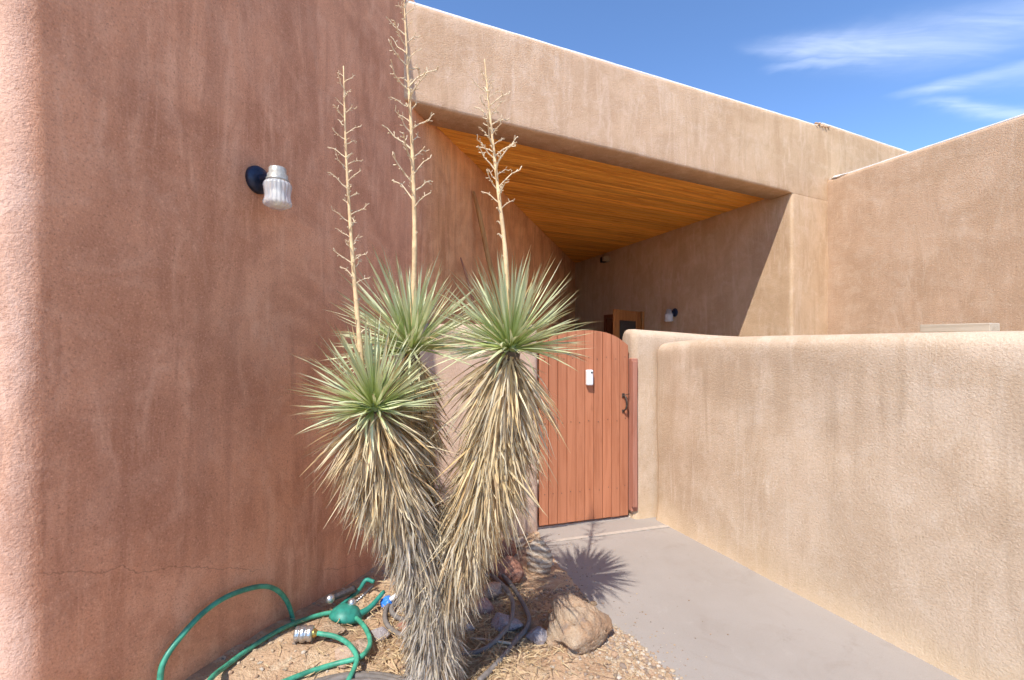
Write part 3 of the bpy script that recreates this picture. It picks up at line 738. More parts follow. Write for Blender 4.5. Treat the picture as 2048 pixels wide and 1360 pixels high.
lamp('wall_lamp', 'small ribbed glass lamp in the shade of the porch beside the doorway', Vector((q.x, q.y, pz.z)), RN, 1.15)
# twin-headed sensor light under the ceiling
q = on_rw(1216); pz = at(1210, 519, q.y)
sl_ = tag(empty('sensor_light', (q.x, q.y, pz.z), None, math.atan2(RN.y, RN.x)), 'beige and black sensor box high up under the porch ceiling', 'sensor')
bm = bmesh.new(); box(bm, (-0.01, -0.03, -0.06), (0.05, 0.07, 0.055), 0.008); from_bm('bracket', bm, M_BEIGE, sl_)
bm = bmesh.new(); box(bm, (0.05, -0.07, -0.07), (0.17, 0.03, 0.05), 0.02, 3); from_bm('head', bm, M_BLACK, sl_, True)
bm = bmesh.new(); box(bm, (0.05, 0.035, -0.055), (0.17, 0.11, 0.055), 0.012, 3); from_bm('sensor', bm, M_BEIGE, sl_, True)

# plank lying on the yard wall
k_ = 3.026 + 0.0
def on_ew(px, off=0.0):
    xp = (px - 1024) / F; nrm = Vector((EWD.y, -EWD.x)); o = EW0 + nrm * off; d_ = o.dot(nrm) / (xp * nrm.x + nrm.y); return Vector((xp * d_, d_))
p0 = on_ew(1850, 0.15); p1 = on_ew(1990, 0.15); ang = math.atan2((p0 - p1).y, (p0 - p1).x); ln = (p0 - p1).length
bm = bmesh.new(); box(bm, (0, -0.05, 0), (ln, 0.05, 0.040), 0.003)
pl = tag(from_bm('plank', bm, M_PLANK), 'short weathered plank lying on top of the long low wall', 'plank')
pl.location = (p1.x, p1.y, 1.640); pl.rotation_euler = (0, R(0.0), ang)

# poles leaning on the side wall beyond the yucca
def pole(name, label, top, bot, r, mat):
    d = bot - top; o = empty(name, bot); tag(o, label, 'pole')
    bm = bmesh.new(); n = 14
    pts = [top.lerp(bot, k / n) + Vector((0.006 * math.sin(k * 1.3), 0, 0)) for k in range(n + 1)]
    tube(bm, [p - bot for p in pts], lambda s: r * (0.8 + 0.25 * s) if s > 0.01 else r * 0.45, 10)
    me = from_bm(name, bm, mat, None, True); bpy.data.objects.remove(o); me.location = bot; tag(me, label, 'pole'); return me
q = on_lw(941); tp = Vector((q.x + 0.03, q.y, at(941, 382, q.y).z)); q2 = on_lw(985); bt = Vector((q2.x + 0.55, q2.y - 0.35, 0.0))
pole('wooden_pole', 'tall pale wooden pole leaning on the side wall under the porch', tp, bt, 0.032, M_POLE)
q = on_lw(913); tp = Vector((q.x + 0.04, q.y, at(913, 515, q.y).z)); bt = Vector((q.x + 0.75, q.y - 0.15, 0.0))
pole('wooden_pole', 'thin reddish pole leaning behind the yucca crowns', tp, bt, 0.016, M_STICK)

# ------------------------------------------------------------------ yucca
yroot = Vector((-0.345, 2.0, bed_z(-0.345, 2.0)))
yucca = tag(empty('yucca_tree', yroot), 'three headed yucca with shaggy straw skirts and tall dry flower stalks', 'yucca')
def ypart(o, parent=None):
    if parent is None: o.parent = yucca; o.location = o.location - yroot
    return o
fork = at(866, 1190, 2.02)
axes = {
 'R': [at(866, 1215, 2.02), at(905, 1130, 2.02), at(950, 1010, 2.02), at(990, 850, 2.02), at(1020, 702, 2.02)],
 'L': [at(866, 1225, 2.00), at(838, 1110, 1.98), at(796, 985, 1.96), at(764, 890, 1.95), at(750, 822, 1.95)],
 'M': [at(862, 1180, 2.06), at(846, 1050, 2.16), at(838, 900, 2.26), at(828, 790, 2.31), at(824, 706, 2.32)],
 'T': [Vector((-0.345, 2.0, -0.05)), at(868, 1340, 2.0), at(868, 1260, 2.01), at(866, 1180, 2.02), at(872, 1120, 2.02)],
}
ax = {k: catmull(v, 10) for k, v in axes.items()}
bm = bmesh.new()
tube(bm, ax['T'], 0.075, 12); tube(bm, ax['R'], lambda s: 0.07 - 0.02 * s, 10); tube(bm, ax['L'], lambda s: 0.07 - 0.02 * s, 10); tube(bm, ax['M'], lambda s: 0.055 - 0.015 * s, 10)
ypart(from_bm('trunk', bm, M_TRUNK, None, True))
def rnd(a, b): return a + (b - a) * random.random()
def strip(V_, Fc, Cc, pts, widths, side, cols, keel=0.0):
    """flat blade along pts; side = unit sideways vector"""
    b0 = len(V_)
    for p, w_, c_ in zip(pts, widths, cols):
        V_.append(p - side * w_); V_.append(p + side * w_); Cc.append(c_); Cc.append(c_)
    for i in range(len(pts) - 1):
        Fc.append((b0 + 2 * i, b0 + 2 * i + 1, b0 + 2 * i + 3, b0 + 2 * i + 2))
def colmesh(name, V_, Fc, Cc):
    me = mesh(name, V_, Fc); a = me.color_attributes.new('Col', 'FLOAT_COLOR', 'POINT')
    a.data.foreach_set('color', [x for c_ in Cc for x in (c_[0], c_[1], c_[2], 1.0)]); return me
def lerp3(a, b, t): return tuple(x + (y - x) * t for x, y in zip(a, b))
STRAW = (0.72, 0.53, 0.26); PALE = (0.82, 0.70, 0.46); GREYD = (0.50, 0.44, 0.37); BRN = (0.34, 0.21, 0.10); ORG = (0.56, 0.33, 0.12)
def skirt(name, axis, count, s_lo, s_hi, len_fn, out_fn, grey_fn, parent, wid=0.0052, r_in=0.05):
    V_, Fc, Cc = [], [], []; n = len(axis) - 1
    for i in range(count):
        s = rnd(s_lo, s_hi); f_ = s * n; j = min(n - 1, int(f_)); p = axis[j].lerp(axis[j + 1], f_ - j); t = (axis[j + 1] - axis[j]).normalized()
        az = rnd(0, 2 * math.pi)
        ref = Vector((1, 0, 0)); u = (ref - t * ref.dot(t)).normalized(); v_ = t.cross(u)
        out = u * math.cos(az) + v_ * math.sin(az)
        L = len_fn(s) * rnd(0.65, 1.2); o_ = out_fn(s) * rnd(0.55, 1.35)
        root = p + out * r_in * rnd(0.6, 1.0)
        down = Vector((0, 0, -1)) * 0.75 - t * 0.25; down.normalize()
        d0 = (out * o_ + down * (1 - o_ * 0.55)).normalized()
        tw = Vector((rnd(-1, 1), rnd(-1, 1), rnd(-1, 1))) * (0.27 if random.random() < 0.72 else 0.65)
        pts = []; cur = root.copy(); d = d0 + tw; droop = rnd(0.05, 0.45)
        for k in range(4):
            pts.append(cur.copy()); d = (d.normalized() + down * droop * 0.45 + Vector((rnd(-1, 1), rnd(-1, 1), rnd(-1, 1))) * (0.09 if random.random() < 0.85 else 0.45)).normalized(); cur = cur + d * (L / 3)
        side = d0.cross(out).normalized() if d0.cross(out).length > 1e-3 else v_
        side = (Quaternion(d0, rnd(-1.0, 1.0)) @ side)
        w0 = wid * rnd(0.6, 1.35)
        g = grey_fn(s); x = random.random()
        base = lerp3(lerp3(STRAW, PALE, random.random()), GREYD, min(1, max(0, g + rnd(-0.3, 0.3))))
        if x < 0.10: base = lerp3(base, BRN, rnd(0.4, 0.9))
        elif x < 0.22 and g < 0.6: base = lerp3(base, ORG, rnd(0.3, 0.8))
        sh = rnd(0.66, 1.15); base = tuple(q_ * sh for q_ in base)
        tip = tuple(q_ * 0.75 for q_ in base)
        strip(V_, Fc, Cc, pts, (w0 * 0.8, w0, w0 * 0.75, 0.0004), side, (base, base, base, tip))
    o = link(name, colmesh(name, V_, Fc, Cc), M_DEAD); tag(o, kind='stuff'); o['label'] = 'shaggy dry leaf skirt'
    return ypart(o)
skirt('dead_leaf_skirt', ax['R'], 1900, 0.62, 0.99, lambda s: 0.36, lambda s: 0.26 + 0.45 * max(0, (s - 0.90) / 0.10), lambda s: 0.15, None, 0.0048, 0.055)
skirt('dead_leaf_skirt', ax['R'], 3000, 0.14, 0.66, lambda s: 0.14 + 0.15 * s, lambda s: 0.34, lambda s: 0.75 - 0.8 * s, None, 0.0037, 0.080)
skirt('dead_leaf_skirt', ax['L'], 1700, 0.62, 0.99, lambda s: 0.30, lambda s: 0.36 + 0.50 * max(0, (s - 0.85) / 0.15), lambda s: 0.22, None, 0.0046, 0.055)
skirt('dead_leaf_skirt', ax['L'], 3000, 0.20, 0.70, lambda s: 0.12 + 0.14 * s, lambda s: 0.32, lambda s: 0.85 - 0.6 * s, None, 0.0037, 0.080)
skirt('dead_leaf_skirt', ax['M'], 600, 0.66, 0.99, lambda s: 0.30, lambda s: 0.26 + 0.40 * max(0, (s - 0.88) / 0.12), lambda s: 0.10, None, 0.0056, 0.035)
skirt('dead_leaf_skirt', ax['M'], 900, 0.15, 0.66, lambda s: 0.20, lambda s: 0.32, lambda s: 0.5 - 0.4 * s, None, 0.0048, 0.05)
ax['F'] = catmull([at(868, 1170, 2.03), at(872, 1090, 2.05), at(874, 1000, 2.07)], 6)
skirt('dead_leaf_skirt', ax['F'], 1300, 0.05, 0.95, lambda s: 0.17, lambda s: 0.45, lambda s: 0.45, None, 0.0036, 0.06)
skirt('dead_leaf_skirt', ax['T'], 5600, 0.10, 0.98, lambda s: 0.09 + 0.05 * s, lambda s: 0.34, lambda s: 0.95 - 0.25 * s, None, 0.0031, 0.098)

# live leaves
BASEC = (0.48, 0.55, 0.17); MIDC = (0.46, 0.53, 0.215); MID2 = (0.60, 0.63, 0.37); TIPC = (0.60, 0.53, 0.30); BTIP = (0.30, 0.18, 0.08)
def leaf_pts(L, bend, sway):
    n = 6; pts = []; 
    for k in range(n + 1):
        t = k / n; pts.append(Vector((sway * t * t * L, -bend * t * t * L, t * L)))
    return pts
def leaf_geo(V_, Fc, Cc, L, bend, sway, wid, mtx, tint, dry=False):
    pts = leaf_pts(L, bend, sway); ws = [0.85, 0.80, 0.92, 1.0, 0.86, 0.52, 0.03]
    cs = [BASEC, lerp3(BASEC, MIDC, 0.5), MIDC, MID2, MID2, lerp3(MID2, TIPC, 0.45), BTIP]
    if dry: cs = [(0.62, 0.55, 0.24), (0.66, 0.58, 0.28), (0.70, 0.60, 0.32), (0.68, 0.55, 0.30), (0.60, 0.45, 0.24), (0.45, 0.30, 0.14), BTIP]
    b0 = len(V_)
    for p, w_, c_ in zip(pts, ws, cs):
        w_ *= wid; c2 = tuple(x * tint for x in c_)
        for q_ in ((-w_, 0.22 * w_), (0, -0.12 * w_), (w_, 0.22 * w_)):
            V_.append(mtx @ Vector((p.x + q_[0], p.y - q_[1], p.z))); Cc.append(c2)
    for i in range(len(pts) - 1):
        for j in range(2):
            Fc.append((b0 + 3 * i + j, b0 + 3 * i + j + 1, b0 + 3 * i + 4 + j, b0 + 3 * i + 3 + j))
leaf_meshes = []
for k in range(9):
    V_, Fc, Cc = [], [], []
    leaf_geo(V_, Fc, Cc, 1.0, (-0.06, 0.0, 0.05, 0.10, 0.16, 0.02, -0.02, 0.22, 0.07)[k], (0.0, 0.04, -0.05, 0.06, 0.0, -0.03, 0.02, 0.03, -0.02)[k], 0.0128 * (0.85 + 0.05 * k), Matrix.Identity(4), 0.92 + 0.03 * k)
    me = colmesh('leaf', V_, Fc, Cc); me.materials.append(M_LEAF); me.polygons.foreach_set('use_smooth', [True] * len(me.polygons)); leaf_meshes.append(me)
def rosette(center, axis, L, n_obj, n_more, seed, label, spread=95):
    random.seed(seed)
    root = empty('rosette', center); ypart(root); root['label'] = label
    bm = bmesh.new(); lathe(bm, [(0.0, -0.05), (0.035, -0.035), (0.045, 0.0), (0.03, 0.05), (0.0, 0.10)], 14); from_bm('crown_core', bm, simple('crown_core_green', (0.30, 0.34, 0.11), 0.7, var=0.2), root, True)
    q0 = Vector((0, 0, 1)).rotation_difference(axis)
    total = n_obj + n_more; V_, Fc, Cc = [], [], []
    order = list(range(total)); random.shuffle(order)
    for i in range(total):
        u = (order[i] + 0.5) / total
        pol = R(spread) * (u ** 0.60) + rnd(-0.09, 0.09); az = order[i] * 2.39996 + rnd(-0.25, 0.25)
        d = q0 @ Vector((math.sin(pol) * math.cos(az), math.sin(pol) * math.sin(az), math.cos(pol)))
        rad = q0 @ Vector((math.cos(pol) * math.cos(az), math.cos(pol) * math.sin(az), -math.sin(pol)))   # droop direction
        zc_ = d; yc_ = (-rad - zc_ * (-rad).dot(zc_)).normalized()                                     # -Y bends along rad
        yc_ = Quaternion(zc_, rnd(-0.7, 0.7)) @ yc_
        xc_ = yc_.cross(zc_)
        rot = Matrix((xc_, yc_, zc_)).transposed().to_4x4()
        ll = L * rnd(0.80, 1.08) * (1.0 - 0.22 * max(0, math.sin(pol)) ** 2); b0 = d * 0.025
        wide = L * rnd(0.85, 1.15)
        if i < n_obj:
            o = link('leaf', random.choice(leaf_meshes), None, root)
            o.matrix_local = Matrix.Translation(b0) @ rot @ Matrix.Diagonal((wide, wide, ll, 1))
        else:
            leaf_geo(V_, Fc, Cc, ll, rnd(-0.06, 0.2) + (0.35 if random.random() < 0.06 else 0), rnd(-0.08, 0.08), 0.0128 * wide, Matrix.Translation(b0) @ rot, rnd(0.80, 1.18), random.random() < 0.10)
    me = colmesh('leaf_mass', V_, Fc, Cc); o = link('leaf_mass', me, M_LEAF, root, True); tag(o, kind='stuff')
    return root
rosette(at(1020, 698, 2.02), Vector((0.03, -0.02, 1)).normalized(), 0.44, 100, 190, 21, 'right green crown of stiff leaves')
rosette(at(750, 818, 1.95), Vector((-0.10, -0.10, 1)).normalized(), 0.400, 100, 170, 22, 'lowest green crown on the left')
rosette(at(824, 700, 2.32), Vector((-0.14, 0.0, 1)).normalized(), 0.52, 100, 170, 23, 'middle green crown set further back')
random.seed(31)
# dry flower stalks
def branch_mesh(k):
    random.seed(100 + k); bm = bmesh.new(); L = 1.0
    main = [Vector((0, 0, 0)), Vector((0.03 * rnd(-1, 1), 0, 0.35)), Vector((0.06 * rnd(-1, 1), 0.10, 0.7)), Vector((0.08 * rnd(-1, 1), 0.22, 1.0))]
    tube(bm, main, lambda s: 0.026 - 0.010 * s, 5)
    for j in range(5):
        t = 0.40 + 0.60 * j / 4; i0 = min(2, int(t * 3)); p = main[i0].lerp(main[i0 + 1], t * 3 - i0)
        a = rnd(0, 6.28); d = Vector((math.cos(a) * 0.8, math.sin(a) * 0.8, rnd(0.1, 0.8))).normalized(); l = rnd(0.06, 0.17)
        tube(bm, [p, p + d * l * 0.6 + Vector((0, 0, 0.01)), p + d * l + Vector((0, 0, 0.05))], lambda s: 0.018 - 0.006 * s + (0.010 if s > 0.9 else 0), 4)
    me = bpy.data.meshes.new('branch'); bm.to_mesh(me); bm.free(); me.materials.append(M_TWIG); return me
BR = [branch_mesh(k) for k in range(7)]
def bract_mesh():
    bm = bmesh.new(); tube(bm, [(0, 0, 0), (0.25, 0, 0.45), (0.55, 0, 0.80), (0.75, 0, 0.70)], lambda s: 0.16 * (1 - s) + 0.03, 4)
    me = bpy.data.meshes.new('bract'); bm.to_mesh(me); bm.free(); me.materials.append(M_TWIG); return me
BRACT = bract_mesh()
def stalk(pts, r0, y_lo, y_hi, nbr, blen, seed, label, d):
    random.seed(seed)
    P = catmull(pts, 12); base = P[0]
    root = empty('flower_stalk', base); ypart(root); root['label'] = label
    bm = bmesh.new(); tube(bm, [p - base for p in P], lambda s: r0 * (1 - 0.80 * s) * (1 + 0.06 * math.sin(s * 60)), 9); from_bm('stem', bm, M_STALK, root, True)
    def at_s(s):
        f_ = s * (len(P) - 1); j = min(len(P) - 2, int(f_)); return P[j].lerp(P[j + 1], f_ - j)
    zt = lambda py: EYE - (py - 680) / F * d
    z0, z1 = P[0].z, P[-1].z
    for k in range(nbr):
        py = y_lo + (y_hi - y_lo) * (k + rnd(-0.3, 0.3)) / (nbr - 1); s = (zt(py) - z0) / (z1 - z0)
        if s > 0.99: s = 0.985
        p = at_s(max(0.02, s)); az = k * 2.4 + rnd(-0.4, 0.4)
        fall = 1 - 0.55 * max(0, (k / nbr - 0.55) / 0.45)
        l = blen * rnd(0.6, 1.15) * fall
        o = link('branch', BR[k % 7], None, root); o.location = p - base
        o.rotation_euler = (0, R(rnd(38, 60)), az); th = 1.15 if l > 0.07 else 1.5
        o.scale = (l * th, l * th, l)
    for k in range(16):
        s = 0.03 + 0.95 * k / 16 + rnd(-0.02, 0.02); p = at_s(min(0.97, s))
        o = link('bract', BRACT, None, root); o.location = p - base; o.rotation_euler = (0, rnd(-0.2, 0.3), rnd(0, 6.28)); o.scale = [rnd(0.022, 0.042)] * 3
stalk([at(728, 780, 1.97), at(713, 610, 1.98), at(702, 470, 1.99), at(692, 300, 2.0), at(687, 132, 2.0)], 0.0130, 570, 150, 36, 0.100, 41, 'left dry flower stalk', 1.99)
stalk([at(824, 670, 2.32), at(829, 480, 2.34), at(824, 290, 2.36), at(815, 130, 2.38), at(806, -40, 2.40)], 0.0155, 430, -20, 38, 0.155, 42, 'middle and tallest dry flower stalk', 2.35)
stalk([at(1020, 660, 2.03), at(1010, 500, 2.05), at(994, 360, 2.08), at(980, 230, 2.11), at(969, 118, 2.13)], 0.0130, 440, 150, 36, 0.120, 43, 'right dry flower stalk', 2.08)

# ------------------------------------------------------------------ rocks
def place_rock(name, label, px, py_base, wpx, hpx, mat, seed, zg=None, deep=0.8, sub=4, rz=0.0, amp=0.28, group=None, flat=0.66):
    z = 0.02
    for _ in range(4):
        p = atz(px, py_base, z); z = bed_z(p.x, p.y)
    d = p.y; wd = wpx / F * d; hh = hpx / F * d
    o = lump(name, (p.x, p.y + wd * deep * 0.35, z + hh * 0.22), (wd / 2 * 1.12, wd / 2 * deep * 1.1, hh / 2 * 1.1), mat, seed, sub, rz, amp, 4.0, flat)
    return tag(o, label, 'rock', group or 'rocks in the dirt bed')
place_rock('boulder', 'largest tan boulder at the edge of the concrete path', 1160, 1298, 118, 92, RK_TAN, 2.3, deep=1.0, sub=5, amp=0.30, flat=0.84)
place_rock('banded_rock', 'upright banded petrified rock near the gate corner', 1078, 1148, 58, 78, RK_BAND, 2.7, deep=0.75, sub=4, amp=0.18)
place_rock('banded_rock', 'pale banded rock at the foot of the short pinkish wall', 1030, 1098, 46, 36, RK_BAND, 3.9, sub=3)
place_rock('rock', 'dark red rock in shade beside the yucca skirt', 1012, 1118, 44, 44, RK_RED, 5.2)
place_rock('rock', 'brown red boulder behind the grey hose loops', 1014, 1168, 70, 58, RK_RED, 6.1, sub=3)
place_rock('rock', 'beige rock half hidden by the yucca skirt', 984, 1200, 50, 42, RK_FLAT, 7.7)
place_rock('rock', 'pink angular rock inside the grey hose loop', 966, 1236, 50, 40, RK_PINK, 8.4, amp=0.4)
place_rock('rock', 'oval grey rock under the grey hose', 1010, 1268, 62, 38, RK_GREY, 9.9)
place_rock('rock', 'bluish grey stone right beside the yucca trunk', 936, 1270, 28, 26, RK_GREY, 11.3)
place_rock('rock', 'grey stone touching the left of the largest boulder', 1078, 1290, 48, 36, RK_GREY, 12.6)
place_rock('rock', 'grey lavender stone between the green hose and the trunk', 758, 1282, 40, 28, RK_GREY, 13.8)
place_rock('rock', 'flat pink beige stone inside the green hose loop', 690, 1332, 70, 30, RK_FLAT, 14.5, deep=1.1)
place_rock('rock', 'brown stone just left of the yucca trunk', 806, 1266, 30, 24, RK_RED, 15.9)
place_rock('rock', 'flat tan stone beside the metal hose coupling', 648, 1276, 58, 14, RK_TAN, 16.2, deep=0.9)

# ------------------------------------------------------------------ gravel and litter
def gravel():
    random.seed(51); V_, Fc, Cc = [], [], []
    ico = bmesh.new(); bmesh.ops.create_icosphere(ico, subdivisions=1, radius=1.0); iv = [v.co.copy() for v in ico.verts]; fi = [[v.index for v in f.verts] for f in ico.faces]; ico.free()
    pal = [(0.44, 0.33, 0.22), (0.38, 0.26, 0.165), (0.48, 0.38, 0.27), (0.28, 0.21, 0.16), (0.42, 0.30, 0.19), (0.36, 0.235, 0.15), (0.46, 0.39, 0.31)]
    n = 0
    while n < 7500:
        zone = random.random()
        y = rnd(1.5, 3.75)
        if zone < 0.55: x = edge_x(y) - abs(random.gauss(0, 0.16)) + rnd(-0.02, 0.05); y = y if y < 2.9 else rnd(1.5, 2.6); 
        else: x = rnd(lw_x(y) + 0.02, edge_x(y))
        if zone < 0.55: x = edge_x(y) - abs(random.gauss(0, 0.17)) + rnd(-0.02, 0.04)
        if noise.noise(Vector((x * 3, y * 3, 3))) < -0.15 and zone >= 0.55: continue
        n += 1; s = 0.003 + 0.009 * random.random() ** 2.4
        if random.random() < 0.03: s *= 1.8
        z = max(bed_z(x, y), 0.0 if x > edge_x(y) else -1) + s * 0.25; b0 = len(V_); kf = rnd(0.75, 1.15); c_ = tuple(q_ * kf for q_ in random.choice(pal))
        sx, sy, sz = s * rnd(0.7, 1.4), s * rnd(0.7, 1.3), s * rnd(0.5, 0.9); a = rnd(0, 6.28); ca, sa = math.cos(a), math.sin(a)
        for v in iv:
            k = 1 + 0.25 * math.sin(v.x * 5 + n) * math.cos(v.y * 4 + n * 2)
            X, Y, Z = v.x * sx * k, v.y * sy * k, v.z * sz; V_.append((x + X * ca - Y * sa, y + X * sa + Y * ca, z + Z)); Cc.append(c_)
        for f in fi: Fc.append(tuple(b0 + q_ for q_ in f))
    for _ in range(420):
        y = rnd(1.75, 3.7); x = edge_x(y) + abs(random.gauss(0, 0.16)) * (2.2 if random.random() < 0.2 else 1)
        if x > 1.264 + 0.435 * (4.05 - y) - 0.04: continue
        s = 0.0016 + 0.0035 * random.random() ** 2; b0 = len(V_); kf = rnd(0.6, 1.1); c_ = tuple(q_ * kf for q_ in random.choice(pal))
        for v in iv: V_.append((x + v.x * s * 1.2, y + v.y * s, s * 0.4 + v.z * s * 0.7)); Cc.append(c_)
        for f in fi: Fc.append(tuple(b0 + q_ for q_ in f))
    o = link('gravel', colmesh('gravel', V_, Fc, Cc), M_PEB); tag(o, 'loose pale gravel over the dirt bed', 'gravel', kind='stuff')
gravel()
def litter():
    random.seed(52); V_, Fc, Cc = [], [], []
    for i in range(6500):
        a = rnd(0, 6.28); r = abs(random.gauss(0, 0.36)); x = -0.28 + r * math.cos(a); y = 2.35 + r * math.sin(a) * 1.3
        if x > edge_x(y) - 0.01 or x < lw_x(y) + 0.02 or y < 1.6: continue
        L = rnd(0.025, 0.11) * (1.5 if random.random() < 0.06 else 1); h = rnd(0, 6.28); d = Vector((math.cos(h), math.sin(h), rnd(-0.05, 0.18)))
        p = Vector((x, y, bed_z(x, y) + rnd(0.003, 0.022))); bend = Vector((rnd(-1, 1), rnd(-1, 1), 0.4)) * L * 0.12
        side = d.cross(Vector((0, 0, 1))).normalized(); side = Quaternion(d.normalized(), rnd(-1.2, 1.2)) @ side
        c_ = lerp3((0.62, 0.47, 0.27), (0.34, 0.22, 0.12), random.random() ** 1.5); w_ = rnd(0.0009, 0.0028)
        strip(V_, Fc, Cc, [p, p + d * L * 0.5 + bend, p + d * L], [w_, w_, w_ * 0.3], side, [c_] * 3)
    o = link('straw_litter', colmesh('straw_litter', V_, Fc, Cc), M_STRAW); tag(o, 'dry straw litter around the yucca', 'straw', kind='stuff')
litter()
bm = bmesh.new(); tube(bm, catmull([atz(915, 1274, 0.05), atz(965, 1279, 0.055), atz(1022, 1287, 0.06)], 5), 0.007, 7)
tag(from_bm('stick', bm, M_PLANK, None, True), 'pale dry stick lying right of the yucca trunk', 'stick')

# ------------------------------------------------------------------ hoses
def hose(name, label, pts, r, mat, n=8):
    bm = bmesh.new(); tube(bm, catmull(pts, n), r, 10); return tag(from_bm(name, bm, mat, None, True), label, 'hose')
def lwd(px, off): xp = (px - 1024) / F; return (1.96 - off) / (0.312 - xp)
arch_pts = [(318, 1420), (320, 1360), (327, 1325), (353, 1284), (406, 1226), (459, 1191), (518, 1173), (552, 1179), (574, 1203), (585, 1235)]
P1 = [at(x, y, lwd(x, 0.045)) for x, y in arch_pts] + [atz(588, 1252, 0.105), atz(600, 1262, 0.09)]
hose('green_hose', 'green garden hose arching up against the side wall', P1, 0.0118, M_HOSE)
def gnd(px, py, lift):
    z = 0.08
    for _ in range(6):
        p = atz(px, py, z); z = bed_z(p.x, p.y) + lift
    return atz(px, py, z)
loop = [(452, 1332), (512, 1288), (565, 1257), (618, 1236), (665, 1225), (697, 1228), (723, 1246), (739, 1275), (737, 1296), (718, 1315), (670, 1328), (618, 1344), (572, 1362)]
P2 = [at(385, 1420, 1.66), at(420, 1360, 1.82)] + [gnd(x, y, 0.018 + (0.03 if 5 < i < 10 else 0)) for i, (x, y) in enumerate(loop)] + [gnd(520, 1385, 0.02)]
hose('green_hose', 'green garden hose looped on the dirt round the flat stone', P2, 0.0115, M_HOSE)
P3 = [gnd(632, 1266, 0.045), gnd(670, 1273, 0.05), gnd(697, 1288, 0.06), gnd(713, 1312, 0.065), gnd(710, 1333, 0.06), gnd(697, 1360, 0.05), gnd(675, 1400, 0.03)]
hose('green_hose', 'short green hose running from the metal coupling toward the viewer', P3, 0.0112, M_HOSE)
# coupling
cp = empty('hose_coupling', gnd(632, 1266, 0.045)); tag(cp, 'silver ribbed metal hose coupling on the end of the green hose', 'coupling')
e = gnd(596, 1268, 0.042); dv = (e - cp.location); L_ = dv.length; rot = Vector((0, 0, 1)).rotation_difference(dv.normalized()).to_matrix().to_4x4()
bm = bmesh.new(); lathe(bm, [(0.0, -0.008), (0.013, -0.008), (0.015, 0.0), (0.020, 0.006), (0.022, 0.014)], 20, rot); from_bm('ferrule', bm, M_BRASS, cp, True)
k = L_ / 0.09
bm = bmesh.new(); lathe(bm, [(0.0, 0.012), (0.024, 0.012), (0.033, 0.018 * k), (0.035, 0.024 * k), (0.035, 0.040 * k), (0.031, 0.044 * k), (0.031, 0.050 * k), (0.036, 0.054 * k), (0.036, 0.074 * k), (0.031, 0.078 * k), (0.031, 0.082 * k), (0.034, 0.086 * k), (0.034, 0.100 * k), (0.028, 0.104 * k), (0.0, 0.104 * k)], 48, rot, 16, 0.025); from_bm('body', bm, M_SILVER, cp, True)
# grey soaker hose round the trunk
g1 = [gnd(958, 1362, 0.03), gnd(984, 1337, 0.02), gnd(1008, 1311, 0.02), gnd(1031, 1281, 0.025), gnd(1052, 1258, 0.03), gnd(1058, 1234, 0.03), gnd(1043, 1202, 0.04), gnd(1020, 1166, 0.06), gnd(992, 1143, 0.05), gnd(940, 1135, 0.02), gnd(870, 1150, 0.02), gnd(810, 1180, 0.02),
      gnd(784, 1202, 0.03), gnd(772, 1220, 0.03), gnd(771, 1242, 0.03), gnd(787, 1262, 0.02), gnd(820, 1278, 0.02), gnd(870, 1300, 0.02), gnd(926, 1308, 0.02), gnd(961, 1302, 0.02), gnd(986, 1286, 0.025), gnd(1006, 1266, 0.045), gnd(1021, 1242, 0.05), gnd(1026, 1212, 0.05), gnd(1019, 1188, 0.06), gnd(999, 1164, 0.06), gnd(974, 1150, 0.04), gnd(900, 1165, 0.03), gnd(830, 1190, 0.03), gnd(790, 1208, 0.045), gnd(783, 1220, 0.045), gnd(792, 1233, 0.03), gnd(816, 1243, 0.02), gnd(860, 1250, 0.02)]
# keep the strands outside the trunk
def push(p):
    v = Vector((p.x + 0.345, p.y - 2.02)); 
    if v.length < 0.15: v = v.normalized() * 0.15; return Vector((v.x - 0.345, v.y + 2.02, p.z))
    return p
hose('grey_hose', 'grey rubber soaker hose coiled loosely around the yucca foot', [push(p) for p in g1], 0.0130, M_HOSE2)
g2 = []
cc_ = Vector((-0.60, 1.72)); 
for k in range(34):
    a = R(200) - k * R(32); rr = 0.33 - 0.0022 * k + 0.01 * math.sin(k * 1.7); x = cc_.x + rr * 1.15 * math.cos(a); y = cc_.y + rr * math.sin(a)
    g2.append(Vector((x, y, bed_z(x, y) + 0.017 + 0.012 * (k // 11) + 0.004 * math.sin(k)))); 
    cc_ += Vector((0.0007, -0.0013))
hose('grey_hose', 'grey rubber hose coil at the bottom edge in front of the trunk', g2, 0.0150, M_HOSE2, 5)

# ------------------------------------------------------------------ sprinkler
so = gnd(690, 1238, 0.0)
spk = tag(empty('sprinkler', so), 'green metal lawn sprinkler lying beside the side wall', 'sprinkler')
def rel(px, py, d): return at(px, py, d) - so
dS = so.y
bm = bmesh.new(); mtx = Matrix.Translation(rel(692, 1232, dS)) @ Matrix.Rotation(R(-18), 4, 'X') @ Matrix.Rotation(R(10), 4, 'Y')
lathe(bm, [(0.088, -0.012), (0.086, 0.004), (0.076, 0.026), (0.055, 0.046), (0.026, 0.056), (0.0, 0.057)], 28, mtx); from_bm('base_dome', bm, M_SPRINK, spk, True)
def bar(name, pts, r, mat): 
    bm = bmesh.new(); tube(bm, catmull(pts, 5), r, 8); return from_bm(name, bm, mat, spk, True)
bar('runner', [rel(712, 1232, dS), rel(740, 1215, dS + 0.07), rel(768, 1183, dS + 0.17)], lambda s: 0.020 - 0.009 * s, M_SPRINK)
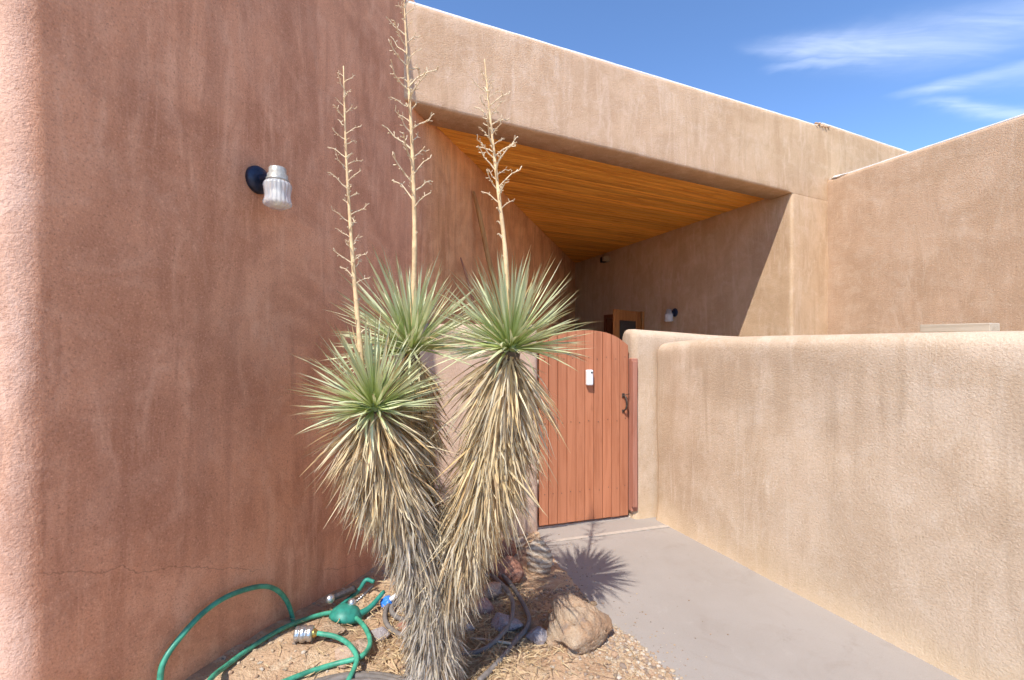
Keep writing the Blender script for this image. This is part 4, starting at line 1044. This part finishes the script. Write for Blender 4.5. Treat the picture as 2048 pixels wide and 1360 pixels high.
bar('runner', [rel(668, 1224, dS + 0.05), rel(690, 1204, dS + 0.13), rel(718, 1180, dS + 0.24), rel(732, 1160, dS + 0.30), rel(748, 1164, dS + 0.28)], lambda s: 0.012, M_SPRINK)
bar('spring_arm', [rel(712, 1203, dS + 0.05), rel(730, 1187, dS + 0.1), rel(747, 1171, dS + 0.15)], 0.0075, M_DKSTEEL)
for k in range(9):
    t = k / 8; bm = bmesh.new(); p = rel(715, 1200, dS + 0.055).lerp(rel(744, 1174, dS + 0.145), t)
    bmesh.ops.create_icosphere(bm, subdivisions=1, radius=0.0105, matrix=Matrix.Translation(p) @ Matrix.Diagonal((1, 1, 0.6, 1))); from_bm('spring_coil', bm, M_SILVER, spk, True)
bar('nozzle', [rel(664, 1196, dS + 0.08), rel(684, 1188, dS + 0.13), rel(708, 1178, dS + 0.2)], lambda s: 0.016 + 0.005 * s, M_DKSTEEL)
bm = bmesh.new(); bmesh.ops.create_uvsphere(bm, u_segments=16, v_segments=10, radius=0.025, matrix=Matrix.Translation(rel(660, 1198, dS + 0.07))); from_bm('nozzle_cap', bm, M_SILVER, spk, True)
bm = bmesh.new(); bmesh.ops.create_uvsphere(bm, u_segments=16, v_segments=10, radius=0.024, matrix=Matrix.Translation(rel(704, 1206, dS + 0.03))); from_bm('head_joint', bm, M_SILVER, spk, True)
bar('inlet', [rel(676, 1240, dS - 0.05), rel(668, 1243, dS - 0.07)], 0.014, M_DKSTEEL)
# blue valve knob
bp = tag(empty('blue_valve', gnd(774, 1204, 0.035)), 'bright blue plastic hose valve left of the yucca trunk', 'valve')
bm = bmesh.new(); lathe(bm, [(0.0, -0.03), (0.024, -0.03), (0.029, -0.018), (0.029, 0.012), (0.022, 0.026), (0.0, 0.03)], 40, Matrix.Rotation(R(55), 4, 'Y'), 8, 0.09); from_bm('knob', bm, M_BLUE, bp, True)
bm = bmesh.new(); lathe(bm, [(0.0, 0.0), (0.013, 0.0), (0.013, 0.07), (0.0, 0.07)], 14, Matrix.Rotation(R(55), 4, 'Y')); from_bm('stem', bm, M_WHITE, bp, True)
